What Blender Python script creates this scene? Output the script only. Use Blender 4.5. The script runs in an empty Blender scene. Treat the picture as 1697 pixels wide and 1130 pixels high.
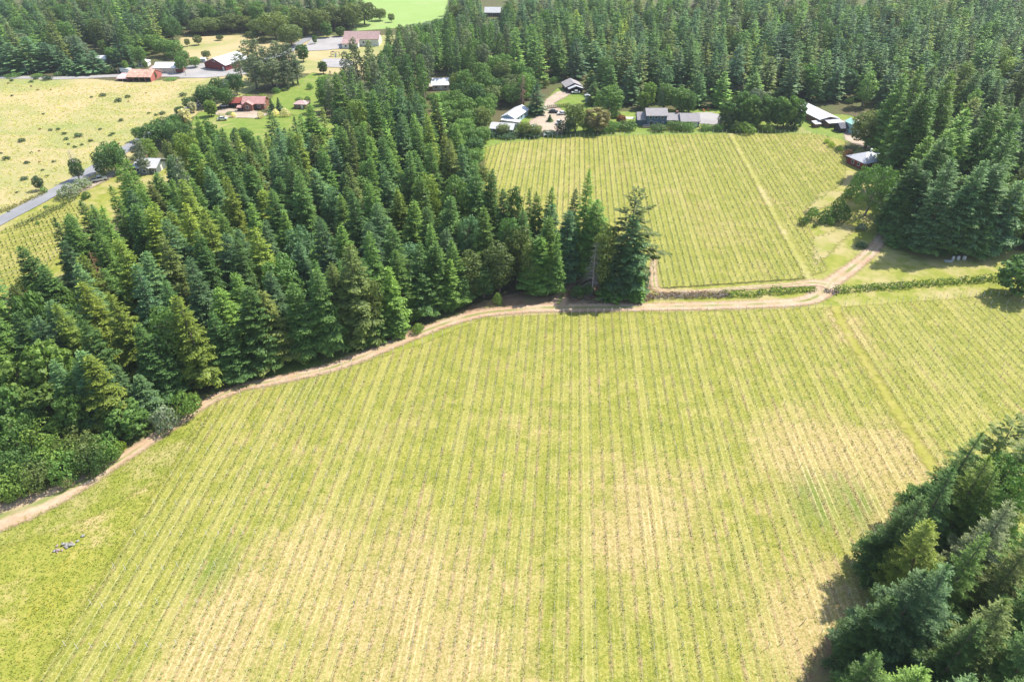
import bpy, math, random
import numpy as np
from math import radians, sin, cos, tan, pi, sqrt, atan2
random.seed(7)
RNG = np.random.default_rng(11)
S = bpy.context.scene
COL = S.collection

# ------------------------------------------------------------------ camera, sky, sun, exposure
H = 100.0                      # the drone hovers 100 m above the vineyard
PITCH = radians(35)
cam = bpy.data.cameras.new('camera'); camo = bpy.data.objects.new('camera', cam); COL.objects.link(camo)
camo.location = (0, 0, H); camo.rotation_euler = (pi/2 - PITCH, 0, 0)
cam.lens = 24; cam.sensor_width = 36; cam.clip_start = 0.5; cam.clip_end = 6000
S.camera = camo
SUN_DIR = np.array([0.86, 0.51, 0.0]); SUN_EL = radians(53.5)
w = bpy.data.worlds.new('World'); S.world = w; w.use_nodes = True
wn = w.node_tree.nodes; wl = w.node_tree.links
bg = wn['Background']; sky = wn.new('ShaderNodeTexSky'); sky.sky_type = 'NISHITA'; sky.sun_disc = False
sky.sun_elevation = SUN_EL; sky.sun_rotation = atan2(SUN_DIR[0], SUN_DIR[1]); sky.air_density = 1.0; sky.dust_density = 1.2
wl.new(sky.outputs[0], bg.inputs[0]); bg.inputs[1].default_value = 0.15
sun = bpy.data.lights.new('sun', 'SUN'); suno = bpy.data.objects.new('sun', sun); COL.objects.link(suno)
sun.energy = 4.6; sun.angle = radians(0.6); sun.color = (1.0, 0.955, 0.87)
n_ = SUN_DIR / np.linalg.norm(SUN_DIR)
from mathutils import Vector
suno.rotation_euler = Vector((n_[0]*cos(SUN_EL), n_[1]*cos(SUN_EL), sin(SUN_EL))).to_track_quat('Z', 'Y').to_euler()
S.view_settings.view_transform = 'Standard'; S.view_settings.look = 'None'; S.view_settings.gamma = 1
S.view_settings.exposure = 0.62
S.cycles.use_denoising = True
S.cycles.max_bounces = 5; S.cycles.diffuse_bounces = 3; S.cycles.transparent_max_bounces = 12
S.cycles.volume_bounces = 0

# ------------------------------------------------------------------ survey: map points of the aerial photo onto the land
F = 1131.33
def ray(px, py):
    a = (px-848.5)/F; b = (565-py)/F
    return np.array([a, cos(PITCH)+b*sin(PITCH), -sin(PITCH)+b*cos(PITCH)])
def G(px, py, z=0.0):
    d = ray(px, py); t = (z-H)/d[2]
    return np.array([d[0]*t, d[1]*t])
def proj(x, y, z):
    dz = z-H
    dep = y*cos(PITCH) - dz*sin(PITCH)
    return 848.5+F*x/dep, 565-F*(y*sin(PITCH)+dz*cos(PITCH))/dep
def depth_at(x, y, z=0): return y*cos(PITCH)-(z-H)*sin(PITCH)
NADIR = 565+F/tan(PITCH)
def GP(pts): return [tuple(G(*p)) for p in pts]
def tree_at(tx, ty, by, wpx):
    """tip pixel, pixel row of the foot and width in the photo -> ground point, height, radius"""
    bx = tx+(848.5-tx)*(by-ty)/(NADIR-ty)
    g = G(bx, by); d = ray(tx, ty); t = g[1]/d[1]
    h = H+t*d[2]
    return g[0], g[1], max(h, .5), wpx*.5*depth_at(g[0], g[1], h*.4)/F

# ------------------------------------------------------------------ numpy geometry helpers
def in_poly(P, poly):
    poly = np.asarray(poly, float); x, y = P[:, 0], P[:, 1]; ins = np.zeros(len(P), bool)
    n = len(poly); j = n-1
    for i in range(n):
        xi, yi = poly[i]; xj, yj = poly[j]
        c = ((yi > y) != (yj > y))
        with np.errstate(divide='ignore', invalid='ignore'):
            xx = (xj-xi)*(y-yi)/(yj-yi+1e-12)+xi
        ins ^= c & (x < xx); j = i
    return ins
def seg_dist(P, a, b):
    a = np.asarray(a, float); b = np.asarray(b, float); ab = b-a
    t = np.clip(((P-a)@ab)/max(ab@ab, 1e-9), 0, 1)
    q = a+t[:, None]*ab
    return np.hypot(*(P-q).T), t
def sdf(P, poly):
    d = np.full(len(P), 1e9); n = len(poly)
    for i in range(n):
        d = np.minimum(d, seg_dist(P, poly[i], poly[(i+1) % n])[0])
    return np.where(in_poly(P, poly), d, -d)
def new_mesh(name, verts, faces, attrs=None, mats=(), midx=None, smooth=False):
    """faces: (n,4) or (n,3) int array"""
    me = bpy.data.meshes.new(name)
    verts = np.asarray(verts, np.float32); faces = np.asarray(faces, np.int32)
    k = faces.shape[1]; n = len(faces)
    me.vertices.add(len(verts)); me.vertices.foreach_set('co', verts.ravel())
    me.loops.add(n*k); me.loops.foreach_set('vertex_index', faces.ravel())
    me.polygons.add(n); me.polygons.foreach_set('loop_start', np.arange(n, dtype=np.int32)*k)
    try: me.polygons.foreach_set('loop_total', np.full(n, k, np.int32))
    except Exception: pass
    for m in mats: me.materials.append(m)
    if midx is not None: me.polygons.foreach_set('material_index', np.asarray(midx, np.int32))
    if smooth: me.polygons.foreach_set('use_smooth', np.ones(n, bool))
    for an, av in (attrs or {}).items():
        a = me.attributes.new(an, 'FLOAT', 'POINT'); a.data.foreach_set('value', np.asarray(av, np.float32))
    me.update(calc_edges=True); me.validate()
    return me
class MB:
    """collects boxes, prisms, tubes in one mesh (polygons of any size)"""
    def __init__(s): s.v = []; s.f = []
    def poly(s, pts, faces):
        b = len(s.v); s.v += [tuple(map(float, p)) for p in pts]; s.f += [tuple(b+i for i in f) for f in faces]
    def box(s, x0, x1, y0, y1, z0, z1, sx=0):
        s.poly([(x0,y0,z0),(x1,y0,z0),(x1,y1,z0),(x0,y1,z0),(x0,y0,z1),(x1,y0,z1),(x1,y1,z1),(x0,y1,z1)],
               [(0,3,2,1),(4,5,6,7),(0,1,5,4),(1,2,6,5),(2,3,7,6),(3,0,4,7)])
    def tube(s, pts, rads, n=7, cap=True):
        pts = [Vector(p) for p in pts]; b = len(s.v)
        for i, p in enumerate(pts):
            d = (pts[min(i+1, len(pts)-1)]-pts[max(i-1, 0)]).normalized()
            u = d.cross(Vector((0, 0, 1)))
            if u.length < .05: u = d.cross(Vector((1, 0, 0)))
            u.normalize(); v = d.cross(u)
            for k in range(n):
                a = 2*pi*k/n; q = p+(u*cos(a)+v*sin(a))*rads[i]; s.v.append(tuple(q))
        for i in range(len(pts)-1):
            for k in range(n):
                k2 = (k+1) % n; s.f.append((b+i*n+k, b+i*n+k2, b+(i+1)*n+k2, b+(i+1)*n+k))
        if cap:
            s.f.append(tuple(b+k for k in range(n))); s.f.append(tuple(b+(len(pts)-1)*n+n-1-k for k in range(n)))
    def mesh(s, name, *mats, smooth=False):
        me = bpy.data.meshes.new(name); me.from_pydata(s.v, [], s.f)
        for m in mats: me.materials.append(m)
        if smooth: me.polygons.foreach_set('use_smooth', np.ones(len(me.polygons), bool))
        import bmesh as _b
        bm = _b.new(); bm.from_mesh(me); _b.ops.recalc_face_normals(bm, faces=bm.faces); bm.to_mesh(me); bm.free()
        me.update(); return me
def link(name, data, parent=None, loc=None, rz=0):
    o = bpy.data.objects.new(name, data); COL.objects.link(o)
    if parent: o.parent = parent
    if loc is not None: o.location = loc
    if rz: o.rotation_euler = (0, 0, rz)
    return o
def tag(o, label=None, cat=None, group=None, kind=None):
    if label: o['label'] = label
    if cat: o['category'] = cat
    if group: o['group'] = group
    if kind: o['kind'] = kind
    return o

# ------------------------------------------------------------------ materials
class N:
    """tiny node-tree writer"""
    def __init__(s, name):
        s.m = bpy.data.materials.new(name); s.m.use_nodes = True; s.t = s.m.node_tree
        s.t.nodes.clear(); s.out = s.t.nodes.new('ShaderNodeOutputMaterial')
    def n(s, typ, **kw):
        x = s.t.nodes.new(typ)
        for k, v in kw.items(): setattr(x, k, v)
        return x
    def put(s, sock, val):
        if isinstance(val, bpy.types.NodeSocket): s.t.links.new(val, sock)
        else:
            if sock.type == 'RGBA' and len(val) == 3: val = (*val, 1)
            sock.default_value = val
    def math(s, op, a, b=None, c=None, clamp=False):
        x = s.n('ShaderNodeMath', operation=op, use_clamp=clamp)
        s.put(x.inputs[0], a)
        if b is not None: s.put(x.inputs[1], b)
        if c is not None: s.put(x.inputs[2], c)
        return x.outputs[0]
    def mix(s, f, a, b, mode='MIX'):
        x = s.n('ShaderNodeMix', data_type='RGBA', blend_type=mode); x.clamp_factor = True
        s.put(x.inputs[0], f); s.put(x.inputs[6], a); s.put(x.inputs[7], b); return x.outputs[2]
    def ramp(s, v, a, b, lo=0., hi=1.):
        x = s.n('ShaderNodeMapRange', interpolation_type='SMOOTHSTEP')
        s.put(x.inputs[0], v); s.put(x.inputs[1], a); s.put(x.inputs[2], b); s.put(x.inputs[3], lo); s.put(x.inputs[4], hi)
        return x.outputs[0]
    def noise(s, scale, detail=3, rough=.55, vec=None, dist=0):
        x = s.n('ShaderNodeTexNoise'); x.inputs['Scale'].default_value = scale; x.inputs['Detail'].default_value = detail
        x.inputs['Roughness'].default_value = rough; x.inputs['Distortion'].default_value = dist
        if vec is None: vec = s.pos()
        s.put(x.inputs['Vector'], vec); return x.outputs[0]
    def vor(s, scale, vec=None, out=0, feat='F1'):
        x = s.n('ShaderNodeTexVoronoi', feature=feat); x.inputs['Scale'].default_value = scale
        s.put(x.inputs['Vector'], vec if vec is not None else s.pos()); return x.outputs[out]
    def pos(s):
        if not hasattr(s, '_p'): s._p = s.n('ShaderNodeNewGeometry').outputs['Position']
        return s._p
    def attr(s, name, typ='GEOMETRY', out='Fac'):
        return s.n('ShaderNodeAttribute', attribute_name=name, attribute_type=typ).outputs[out]
    def scalevec(s, sx, sy, sz=1, rot=0):
        x = s.n('ShaderNodeMapping'); x.inputs['Scale'].default_value = (sx, sy, sz); x.inputs['Rotation'].default_value = (0, 0, rot)
        s.put(x.inputs[0], s.pos()); return x.outputs[0]
    def bsdf(s, col, rough=.9, bump=None, bstr=.3, bdist=.1, spec=.2, metal=0, alpha=None):
        b = s.n('ShaderNodeBsdfPrincipled'); s.put(b.inputs['Base Color'], col); s.put(b.inputs['Roughness'], rough)
        b.inputs['Specular IOR Level'].default_value = spec; b.inputs['Metallic'].default_value = metal
        if bump is not None:
            bp = s.n('ShaderNodeBump'); bp.inputs['Strength'].default_value = bstr; bp.inputs['Distance'].default_value = bdist
            s.put(bp.inputs['Height'], bump); s.put(b.inputs['Normal'], bp.outputs[0])
        if alpha is not None: s.put(b.inputs['Alpha'], alpha)
        s.t.links.new(b.outputs[0], s.out.inputs[0]); return s.m

def edge_alpha(n, soft=1.0, nscale=.8, amp=1.6):
    """ragged border: the sheet thins out into what lies under it"""
    d = n.attr('d'); nz = n.noise(nscale, 4, .65)
    v = n.math('ADD', d, n.math('MULTIPLY', n.math('SUBTRACT', nz, .5), amp*2))
    return n.ramp(v, -soft*.5, soft*.5)

def mat_ground():
    n = N('forest_floor'); a = n.noise(.05, 5, .6); b = n.noise(1.3, 4, .7)
    c = n.mix(n.ramp(a, .35, .65), (.10,.08,.04), (.085,.12,.03))
    c = n.mix(n.ramp(b, .3, .8), c, (.15,.135,.06))
    return n.bsdf(c, bump=b, bstr=.8, bdist=.5)
def mat_grass(name, base, alt, dry, soft=1.5, amp=2.0, big=.03, drybias=.55, fine=2.2, stretch=None, fl=None):
    n = N(name)
    big1 = n.noise(big, 4, .6); mid = n.noise(big*6, 4, .65, dist=.6); f = n.noise(fine, 4, .75)
    c = n.mix(n.ramp(mid, .35, .65), base, alt)
    c = n.mix(n.ramp(n.math('ADD', n.math('MULTIPLY', big1, .7), n.math('MULTIPLY', mid, .3)), drybias-.08, drybias+.1), c, dry)
    if stretch:
        s_ = n.noise(1.0, 3, .6, vec=n.scalevec(*stretch)); c = n.mix(n.ramp(s_, .45, .75, 0, .5), c, dry)
    c = n.mix(n.ramp(f, .3, .75, .0, .55), c, n.mix(.5, c, (.5,.5,.5), 'MULTIPLY'))
    if fl:
        v = n.attr('flower'); q = n.noise(1.1, 4, .7); c = n.mix(n.math('MULTIPLY', v, n.ramp(q, .48, .6, 0, .6)), c, fl)
    return n.bsdf(c, .95, bump=f, bstr=.6, bdist=.15, alpha=edge_alpha(n, soft, .7, amp))
def mat_dirt(name, a_, b_, soft=1.8, amp=1.1, ruts=True, grass=(.2,.24,.06)):
    n = N(name); f = n.noise(1.6, 5, .7); g = n.noise(.15, 3, .6)
    c = n.mix(n.ramp(g, .3, .7), a_, b_); c = n.mix(n.ramp(f, .35, .75, 0, .6), c, n.mix(1., c, (.62,.58,.55), 'MULTIPLY'))
    if ruts:
        v = n.math('ABSOLUTE', n.attr('v'))
        wv = n.math('ADD', v, n.math('MULTIPLY', n.math('SUBTRACT', n.noise(.9, 3), .5), .35))
        mid = n.ramp(wv, .05, .38, 1, 0)
        c = n.mix(n.math('MULTIPLY', mid, n.ramp(n.noise(.12, 2), .35, .6, .2, .9)), c, grass)
    return n.bsdf(c, .95, bump=f, bstr=.4, bdist=.08, alpha=edge_alpha(n, soft, 1.2, amp))
def mat_asphalt(name='asphalt', c0=(.25,.25,.26), soft=.3, amp=.35):
    n = N(name); f = n.noise(3, 4, .7); g = n.noise(.08, 3)
    c = n.mix(n.ramp(g, .3, .7), c0, tuple(x*1.25 for x in c0)); c = n.mix(n.ramp(f, .3, .8, 0, .35), c, tuple(x*.6 for x in c0))
    return n.bsdf(c, .85, alpha=edge_alpha(n, soft, 1.5, amp))
def mat_vineyard(name, lush=1.0):
    """grass alleys, wheel tracks and the weedy, dusty strip under each vine row; 'u' counts the rows, 'dry' and 'lush' are survey maps"""
    n = N(name)
    u = n.attr('u'); dry = n.attr('dry'); lu = n.attr('lush'); rowid = n.math('FLOOR', n.math('ADD', u, .5))
    fr = n.math('ABSOLUTE', n.math('SUBTRACT', u, rowid))                 # 0 at vines, .5 in mid-alley
    alley = n.math('FLOOR', u)
    wh = n.n('ShaderNodeTexWhiteNoise', noise_dimensions='1D'); n.put(wh.inputs['W'], alley)
    wr = n.n('ShaderNodeTexWhiteNoise', noise_dimensions='1D'); n.put(wr.inputs['W'], n.math('ADD', rowid, .37))
    along = n.n('ShaderNodeCombineXYZ'); sep = n.n('ShaderNodeSeparateXYZ'); n.put(sep.inputs[0], n.pos())
    n.put(along.inputs[0], n.math('MULTIPLY', alley, 7.3)); n.put(along.inputs[1], n.math('MULTIPLY', sep.outputs[1], .055)); 
    la = n.noise(1.0, 4, .65, vec=along.outputs[0])
    along2 = n.n('ShaderNodeCombineXYZ'); n.put(along2.inputs[0], n.math('MULTIPLY', rowid, 5.1)); n.put(along2.inputs[1], n.math('MULTIPLY', sep.outputs[1], .09))
    lr = n.noise(1.0, 4, .7, vec=along2.outputs[0])
    big = n.noise(.035, 4, .6, dist=.4); mid = n.noise(.22, 4, .65, dist=.5); fine = n.noise(2.3, 4, .8); fine2 = n.noise(5., 2, .7)
    sepu = n.math('MULTIPLY', sep.outputs[0], 1)
    # streaky grain along the rows
    st = n.noise(1.0, 4, .7, vec=n.scalevec(2.6, .35, 1, radians(4)))
    grass = n.mix(n.ramp(mid, .38, .62), (.27,.27,.035), (.38,.345,.065))
    grass = n.mix(n.ramp(st, .42, .72, 0, .6), grass, (.40,.37,.12))
    green = (.15,.22,.03)
    dd = n.math('ADD', n.math('ADD', dry, n.math('MULTIPLY', n.math('SUBTRACT', big, .5), 1.3)), n.math('MULTIPLY', n.math('SUBTRACT', mid, .5), .9))
    ddl = n.math('ADD', dd, n.math('MULTIPLY', n.math('SUBTRACT', la, .5), .9))
    c = n.mix(n.ramp(ddl, .0, .75, 0, .9), grass, (.54,.385,.19))
    gg = n.math('ADD', n.math('ADD', lu, n.math('MULTIPLY', n.math('SUBTRACT', mid, .5), .9)), n.math('MULTIPLY', n.math('SUBTRACT', la, .5), .5))
    c = n.mix(n.ramp(gg, .25, .85, 0, .9), c, green)
    # wheel tracks: pale pressed grass, strength varies by alley and along it
    tr = n.math('ABSOLUTE', n.math('SUBTRACT', fr, .27))
    trw = n.ramp(n.math('ADD', tr, n.math('MULTIPLY', n.math('SUBTRACT', fine, .5), .09)), .02, .08, 1, 0)
    tstr = n.ramp(n.math('ADD', n.math('ADD', la, n.math('MULTIPLY', wh.outputs[0], .4)), n.math('MULTIPLY', n.math('SUBTRACT', mid, .5), .5)), .42, .92, .12, .95)
    c = n.mix(n.math('MULTIPLY', trw, tstr), c, n.mix(n.ramp(dd, .2, .9), (.44,.42,.14), (.66,.54,.31)))
    # strip under the vines
    uv = n.ramp(n.math('ADD', fr, n.math('MULTIPLY', n.math('SUBTRACT', fine, .5), .12)), .12, .2, 1, 0)
    strip = n.mix(n.ramp(fine, .35, .6), (.14,.17,.045), (.34,.26,.13))
    strip = n.mix(n.ramp(n.math('ADD', dd, n.math('MULTIPLY', n.math('SUBTRACT', lr, .5), 2.2)), .0, .5), strip, (.44,.28,.17))
    strip = n.mix(n.ramp(fine2, .5, .66, 0, .6), strip, (.19,.165,.07))
    c = n.mix(n.math('MULTIPLY', uv, n.ramp(n.math('ADD', lr, n.math('MULTIPLY', n.math('SUBTRACT', mid, .5), .6)), .3, .75, .1, .8)), c, strip)
    c = n.mix(n.ramp(fine, .40, .62, 0, .9), c, n.mix(1., c, (.52,.62,.34), 'MULTIPLY')); c = n.mix(n.ramp(n.noise(.9, 4, .75, dist=.8), .5, .68, 0, .5), c, n.mix(1., c, (.62,.78,.42), 'MULTIPLY')); c = n.mix(n.ramp(wh.outputs[0], .5, 1., 0, .28), c, (.44,.38,.12))
    c = n.mix(n.ramp(fine2, .54, .7, 0, .6), c, (.62,.54,.25)); c = n.mix(n.ramp(n.noise(3.4, 3, .8), .56, .7, 0, .55), c, (.14,.16,.04))
    return n.bsdf(c, .95, bump=n.math('ADD', fine, n.math('MULTIPLY', mid, .5)), bstr=.7, bdist=.18, alpha=edge_alpha(n, 1.0, .8, 1.2))
def mat_leaf(name, trans=.25, tipmul=(1.9,1.75,1.35), tipw=.55, tipfrom=.55):
    n = N(name)
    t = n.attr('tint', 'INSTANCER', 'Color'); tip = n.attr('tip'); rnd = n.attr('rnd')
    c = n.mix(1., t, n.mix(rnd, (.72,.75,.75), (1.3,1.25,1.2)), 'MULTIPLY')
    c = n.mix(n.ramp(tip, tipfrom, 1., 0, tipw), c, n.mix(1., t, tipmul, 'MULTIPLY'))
    oi = n.n('ShaderNodeObjectInfo').outputs['Random']
    c = n.mix(.85, c, n.mix(oi, (.8,.86,.9), (1.28,1.2,1.05)), 'MULTIPLY')
    d = n.n('ShaderNodeBsdfPrincipled'); n.put(d.inputs['Base Color'], c); d.inputs['Roughness'].default_value = .55
    d.inputs['Specular IOR Level'].default_value = .25
    tr = n.n('ShaderNodeBsdfTranslucent'); n.put(tr.inputs[0], n.mix(1., c, (1.2,1.35,.6), 'MULTIPLY'))
    mx = n.n('ShaderNodeMixShader'); mx.inputs[0].default_value = trans
    n.t.links.new(d.outputs[0], mx.inputs[1]); n.t.links.new(tr.outputs[0], mx.inputs[2]); n.t.links.new(mx.outputs[0], n.out.inputs[0])
    return n.m
def mat_plain(name, col, rough=.7, var=.15, scale=1.5, metal=0, spec=.3, lines=None):
    n = N(name); tc = n.n('ShaderNodeTexCoord').outputs['Object']
    f = n.noise(scale, 4, .6, vec=tc); c = n.mix(n.ramp(f, .3, .7), tuple(x*(1-var) for x in col), tuple(min(1, x*(1+var)) for x in col))
    h = None
    if lines:
        wv = n.n('ShaderNodeTexWave', bands_direction=lines[0]); wv.inputs['Scale'].default_value = lines[1]; n.put(wv.inputs['Vector'], tc)
        c = n.mix(n.ramp(wv.outputs['Fac'], .0, .25, lines[2], 0), c, tuple(x*.45 for x in col)); h = wv.outputs['Fac']
    return n.bsdf(c, rough, spec=spec, metal=metal, bump=h, bstr=.3, bdist=.05)
_mc = {}
def M(name, *a, **k):
    if name not in _mc: _mc[name] = mat_plain(name, *a, **k)
    return _mc[name]
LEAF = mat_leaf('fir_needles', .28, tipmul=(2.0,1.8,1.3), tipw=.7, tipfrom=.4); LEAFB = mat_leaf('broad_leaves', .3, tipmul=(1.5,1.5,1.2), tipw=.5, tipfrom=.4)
VINELEAF = mat_leaf('vine_leaves', .3)
BARK = mat_plain('bark', (.17,.13,.10), .9, .3, 3); BARKG = mat_plain('pale_bark', (.30,.27,.24), .9, .25, 3)
DEADWOOD = mat_plain('dead_wood', (.36,.31,.30), .9, .25, 4)
GLASS = mat_plain('window_glass', (.03,.04,.05), .12, .1, 1, spec=.6)

# ------------------------------------------------------------------ ground sheets
_lift = [0.0]
def lift(z): _lift[0] += .0015; return z+_lift[0]
def sheet(name, poly, cell, mat, z, margin=3.0, fields=None, holes=()):
    z = lift(z)
    P = np.asarray(poly); x0, y0 = P.min(0)-margin; x1, y1 = P.max(0)+margin
    xs = np.arange(x0, x1+cell, cell); ys = np.arange(y0, y1+cell, cell)
    X, Y = np.meshgrid(xs, ys); V = np.stack([X.ravel(), Y.ravel()], 1); d = sdf(V, poly)
    for h in holes: d = np.minimum(d, -sdf(V, h))
    nx = len(xs); ny = len(ys)
    i = (np.arange(ny-1)[:, None]*nx+np.arange(nx-1)[None]).ravel()
    q = np.stack([i, i+1, i+nx+1, i+nx], 1); keep = d[q].max(1) > -margin
    q = q[keep]; used, inv = np.unique(q, return_inverse=True); q = inv.reshape(-1, 4)
    V = V[used]; d = d[used]; at = {'d': d}
    for k, fn in (fields or {}).items(): at[k] = fn(V)
    me = new_mesh(name, np.c_[V, np.full(len(V), z)], q, at, [mat])
    return tag(link(name, me), kind='structure')
def smooth_path(pts, step=1.0):
    """pts: (x, y, halfwidth) -> resampled Catmull-Rom"""
    P = np.array(pts, float); out = []
    for i in range(len(P)-1):
        a = P[max(i-1, 0)]; b = P[i]; c = P[i+1]; d = P[min(i+2, len(P)-1)]
        n = max(2, int(np.hypot(*(c-b)[:2])/step))
        for k in range(n):
            t = k/n; out.append(.5*((2*b)+(-a+c)*t+(2*a-5*b+4*c-d)*t*t+(-a+3*b-3*c+d)*t**3))
    out.append(P[-1]); return np.array(out)
def strip(name, pts, mat, z, pad=1.2, label=None):
    """a way along pixel points (px, py, half width in m)"""
    z = lift(z); W = [(*G(p[0], p[1]), p[2]) for p in pts]; R = smooth_path(W)
    T = np.gradient(R[:, :2], axis=0); T /= np.linalg.norm(T, axis=1)[:, None]+1e-9; Nn = np.c_[-T[:, 1], T[:, 0]]
    cols = np.linspace(-1, 1, 9); V = []; D = []; Vv = []
    for c in cols:
        off = (R[:, 2]+pad)*c; V.append(R[:, :2]+Nn*off[:, None]); D.append(R[:, 2]-np.abs(off)); Vv.append(off/np.maximum(R[:, 2], .1))
    V = np.stack(V, 1).reshape(-1, 2); D = np.stack(D, 1).ravel(); Vv = np.stack(Vv, 1).ravel(); m = len(cols)
    # round the ends
    i = (np.arange(len(R)-1)[:, None]*m+np.arange(m-1)[None]).ravel(); q = np.stack([i, i+1, i+m+1, i+m], 1)
    me = new_mesh(name, np.c_[V, np.full(len(V), z)], q, {'d': D, 'v': Vv}, [mat])
    return tag(link(name, me), kind='structure')
def blobs(lst, scale=1.0):
    """survey map made of soft spots: (px, py, radius in m, amount)"""
    L = [(*G(a, b), r, k) for a, b, r, k in lst]
    def fn(V):
        o = np.zeros(len(V))
        for x, y, r, k in L: o += k*np.exp(-(((V[:, 0]-x)/r)**2+((V[:, 1]-y)/(r*1.6))**2))
        return o*scale
    return fn

# base land
me = bpy.data.meshes.new('ground'); s_ = 5200
me.from_pydata([(-s_, -600, 0), (s_, -600, 0), (s_, s_, 0), (-s_, s_, 0)], [], [(0, 1, 2, 3)]); me.materials.append(mat_ground())
tag(link('ground', me), kind='structure')

GR_PASTURE = mat_grass('pasture_grass', (.34,.34,.12), (.25,.30,.085), (.52,.40,.21), big=.014, drybias=.49, fine=1.2, stretch=(.02,.15), amp=2.5)
GR_VERGE = mat_grass('verge_grass', (.24,.27,.04), (.32,.32,.06), (.44,.37,.16), big=.05, drybias=.52)
GR_LAWN = mat_grass('lawn_grass', (.17,.26,.04), (.24,.29,.06), (.38,.34,.14), big=.04, drybias=.6)
GR_FLOWER = mat_grass('weedy_bank', (.27,.29,.045), (.36,.34,.07), (.50,.39,.18), big=.07, drybias=.57, fl=(.50,.38,.03))
GR_BRIGHT = mat_grass('far_meadow_grass', (.28,.40,.11), (.30,.42,.13), (.38,.42,.18), big=.01, drybias=.6)
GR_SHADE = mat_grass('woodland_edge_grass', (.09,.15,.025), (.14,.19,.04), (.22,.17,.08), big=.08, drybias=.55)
DIRT = mat_dirt('dirt_track', (.50,.33,.21), (.56,.42,.29)); DIRT2 = mat_dirt('dirt_yard', (.42,.33,.25), (.52,.43,.33), ruts=False)
ASPH = mat_asphalt(); GRAVEL = mat_asphalt('gravel_grey', (.34,.32,.31), .8, 1.0)

def psheet(name, px, cell, mat, z, **k): return sheet(name, GP(px), cell, mat, z, **k)
Z1, Z2, Z3, Z4, Z5 = .02, .08, .14, .20, .26
psheet('pasture', [(-700,122),(-60,126),(130,129),(215,137),(300,131),(400,122),(440,140),(400,160),(330,190),(262,215),(215,262),(165,297),(128,302),(95,320),(0,362),(-700,640)], 4, GR_PASTURE, Z1)
psheet('hillside_meadow', [(275,100),(300,62),(420,58),(470,72),(420,100)], 4, GR_PASTURE, Z1)
psheet('far_meadow', [(585,52),(560,30),(618,-12),(742,-12),(742,36),(700,44)], 5, GR_BRIGHT, Z1)
psheet('church_lawn', [(470,92),(500,60),(700,58),(700,105),(600,125),(500,122)], 3, GR_PASTURE, Z1)
psheet('lawn', [(440,178),(458,150),(520,120),(560,130),(540,175),(520,200)], 2, GR_LAWN, Z1)
psheet('garden_lawn', [(310,215),(330,185),(400,188),(560,195),(600,210),(540,240),(400,240)], 2, GR_LAWN, Z1+.01)
psheet('wood_glade', [(300,285),(330,255),(375,250),(350,300)], 2, GR_PASTURE, Z1)
psheet('lawn_verge', [(70,420),(-40,520),(-400,700),(-700,700),(0,372),(100,322),(200,285),(300,270),(330,300),(200,345),(150,420),(110,500),(40,560),(-60,640)], 2, GR_VERGE, Z1+.01)
psheet('yard_grass', [(790,262),(800,215),(850,195),(900,170),(925,145),(960,145),(985,185),(1060,185),(1180,180),(1270,190),(1400,190),(1500,215),(1520,262),(1470,300),(1440,320),(1420,236),(1000,225)], 2, GR_LAWN, Z1)
psheet('verge', [(-300,1000),(-20,850),(190,745),(300,680),(400,625),(560,590),(690,548),(800,500),(930,478),(960,452),(1085,440),(1085,480),(1345,462),(1330,380),(1370,300),(1425,240),(1480,300),(1500,400),(1800,425),(1900,640),(1500,1300),(-400,1300)], 1.5, GR_VERGE, Z1)
psheet('weedy_bank', [(-60,960),(10,905),(90,880),(170,850),(250,800),(265,810),(160,985),(70,1130),(20,1240),(-200,1300)], 1.2, GR_FLOWER, Z2,
       fields={'flower': blobs([(120,930,2.2,.5),(100,990,3,.3),(60,1020,3,.3)])})
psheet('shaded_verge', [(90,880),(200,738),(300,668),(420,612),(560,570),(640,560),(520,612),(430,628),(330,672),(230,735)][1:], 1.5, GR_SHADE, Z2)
psheet('duff', [(760,520),(800,498),(900,476),(960,450),(1080,470),(1075,500),(900,512),(800,522)], 1, mat_grass('brown_duff', (.24,.15,.09), (.30,.20,.12), (.20,.22,.07), big=.1, drybias=.56), Z2)

# ------------------------------------------------------------------ vineyards
def row_x_lower(k, y):
    x0 = -67.4+2.2*k
    a = np.interp(x0, [-80, -67, -30, 10, 60, 86, 100, 160], [2.6, 3.0, 4.2, 4.5, 3.6, 2.7, 1.8, 1.2])
    return x0+np.tan(np.radians(a))*(y-100)
def u_from(fn, n0, n1):
    K = np.arange(n0, n1+1, dtype=float)
    def f(V):
        o = np.zeros(len(V)); yy = np.round(V[:, 1], 3)
        for y in np.unique(yy):
            m = yy == y; X = fn(K, y); o[m] = np.interp(V[m, 0], X, K)
        return o
    return f
LOW = GP([(358,674),(400,657),(455,640),(535,619),(600,602),(700,571),(760,545),(800,530),(860,524),(930,522),(1100,519),(1350,512),(1440,506),(1560,497),(1660,490),(1760,492)]) + [(150,150),(140,80),(75,30),(-20,25),(-72.5,25)]
LOW[0] = (-67.8, 120)
dryL = [(400,1060,10,.55),(300,1100,9,.7),(520,890,6,.7),(640,960,9,.5),(700,1050,10,.6),(850,1100,12,.6),(1000,800,8,.5),(1100,830,9,.55),(1080,880,6,.6),(1300,740,9,.6),
        (1400,750,10,.9),(1330,770,7,.8),(1480,770,8,.9),(1520,740,6,.7),(1480,900,5,1.1),(1460,860,4,.6),(1360,1090,9,1.2),(1400,1000,6,.8),(880,700,9,.35),(960,640,5,.4),(380,1000,6,.4),
        (1393,530,5,1.2),(1410,560,4,.7),(600,720,7,.3),(450,700,8,.2),(760,900,8,.3),(560,1100,12,.45),(1010,900,6,.4),(1050,940,7,.3)]
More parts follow.
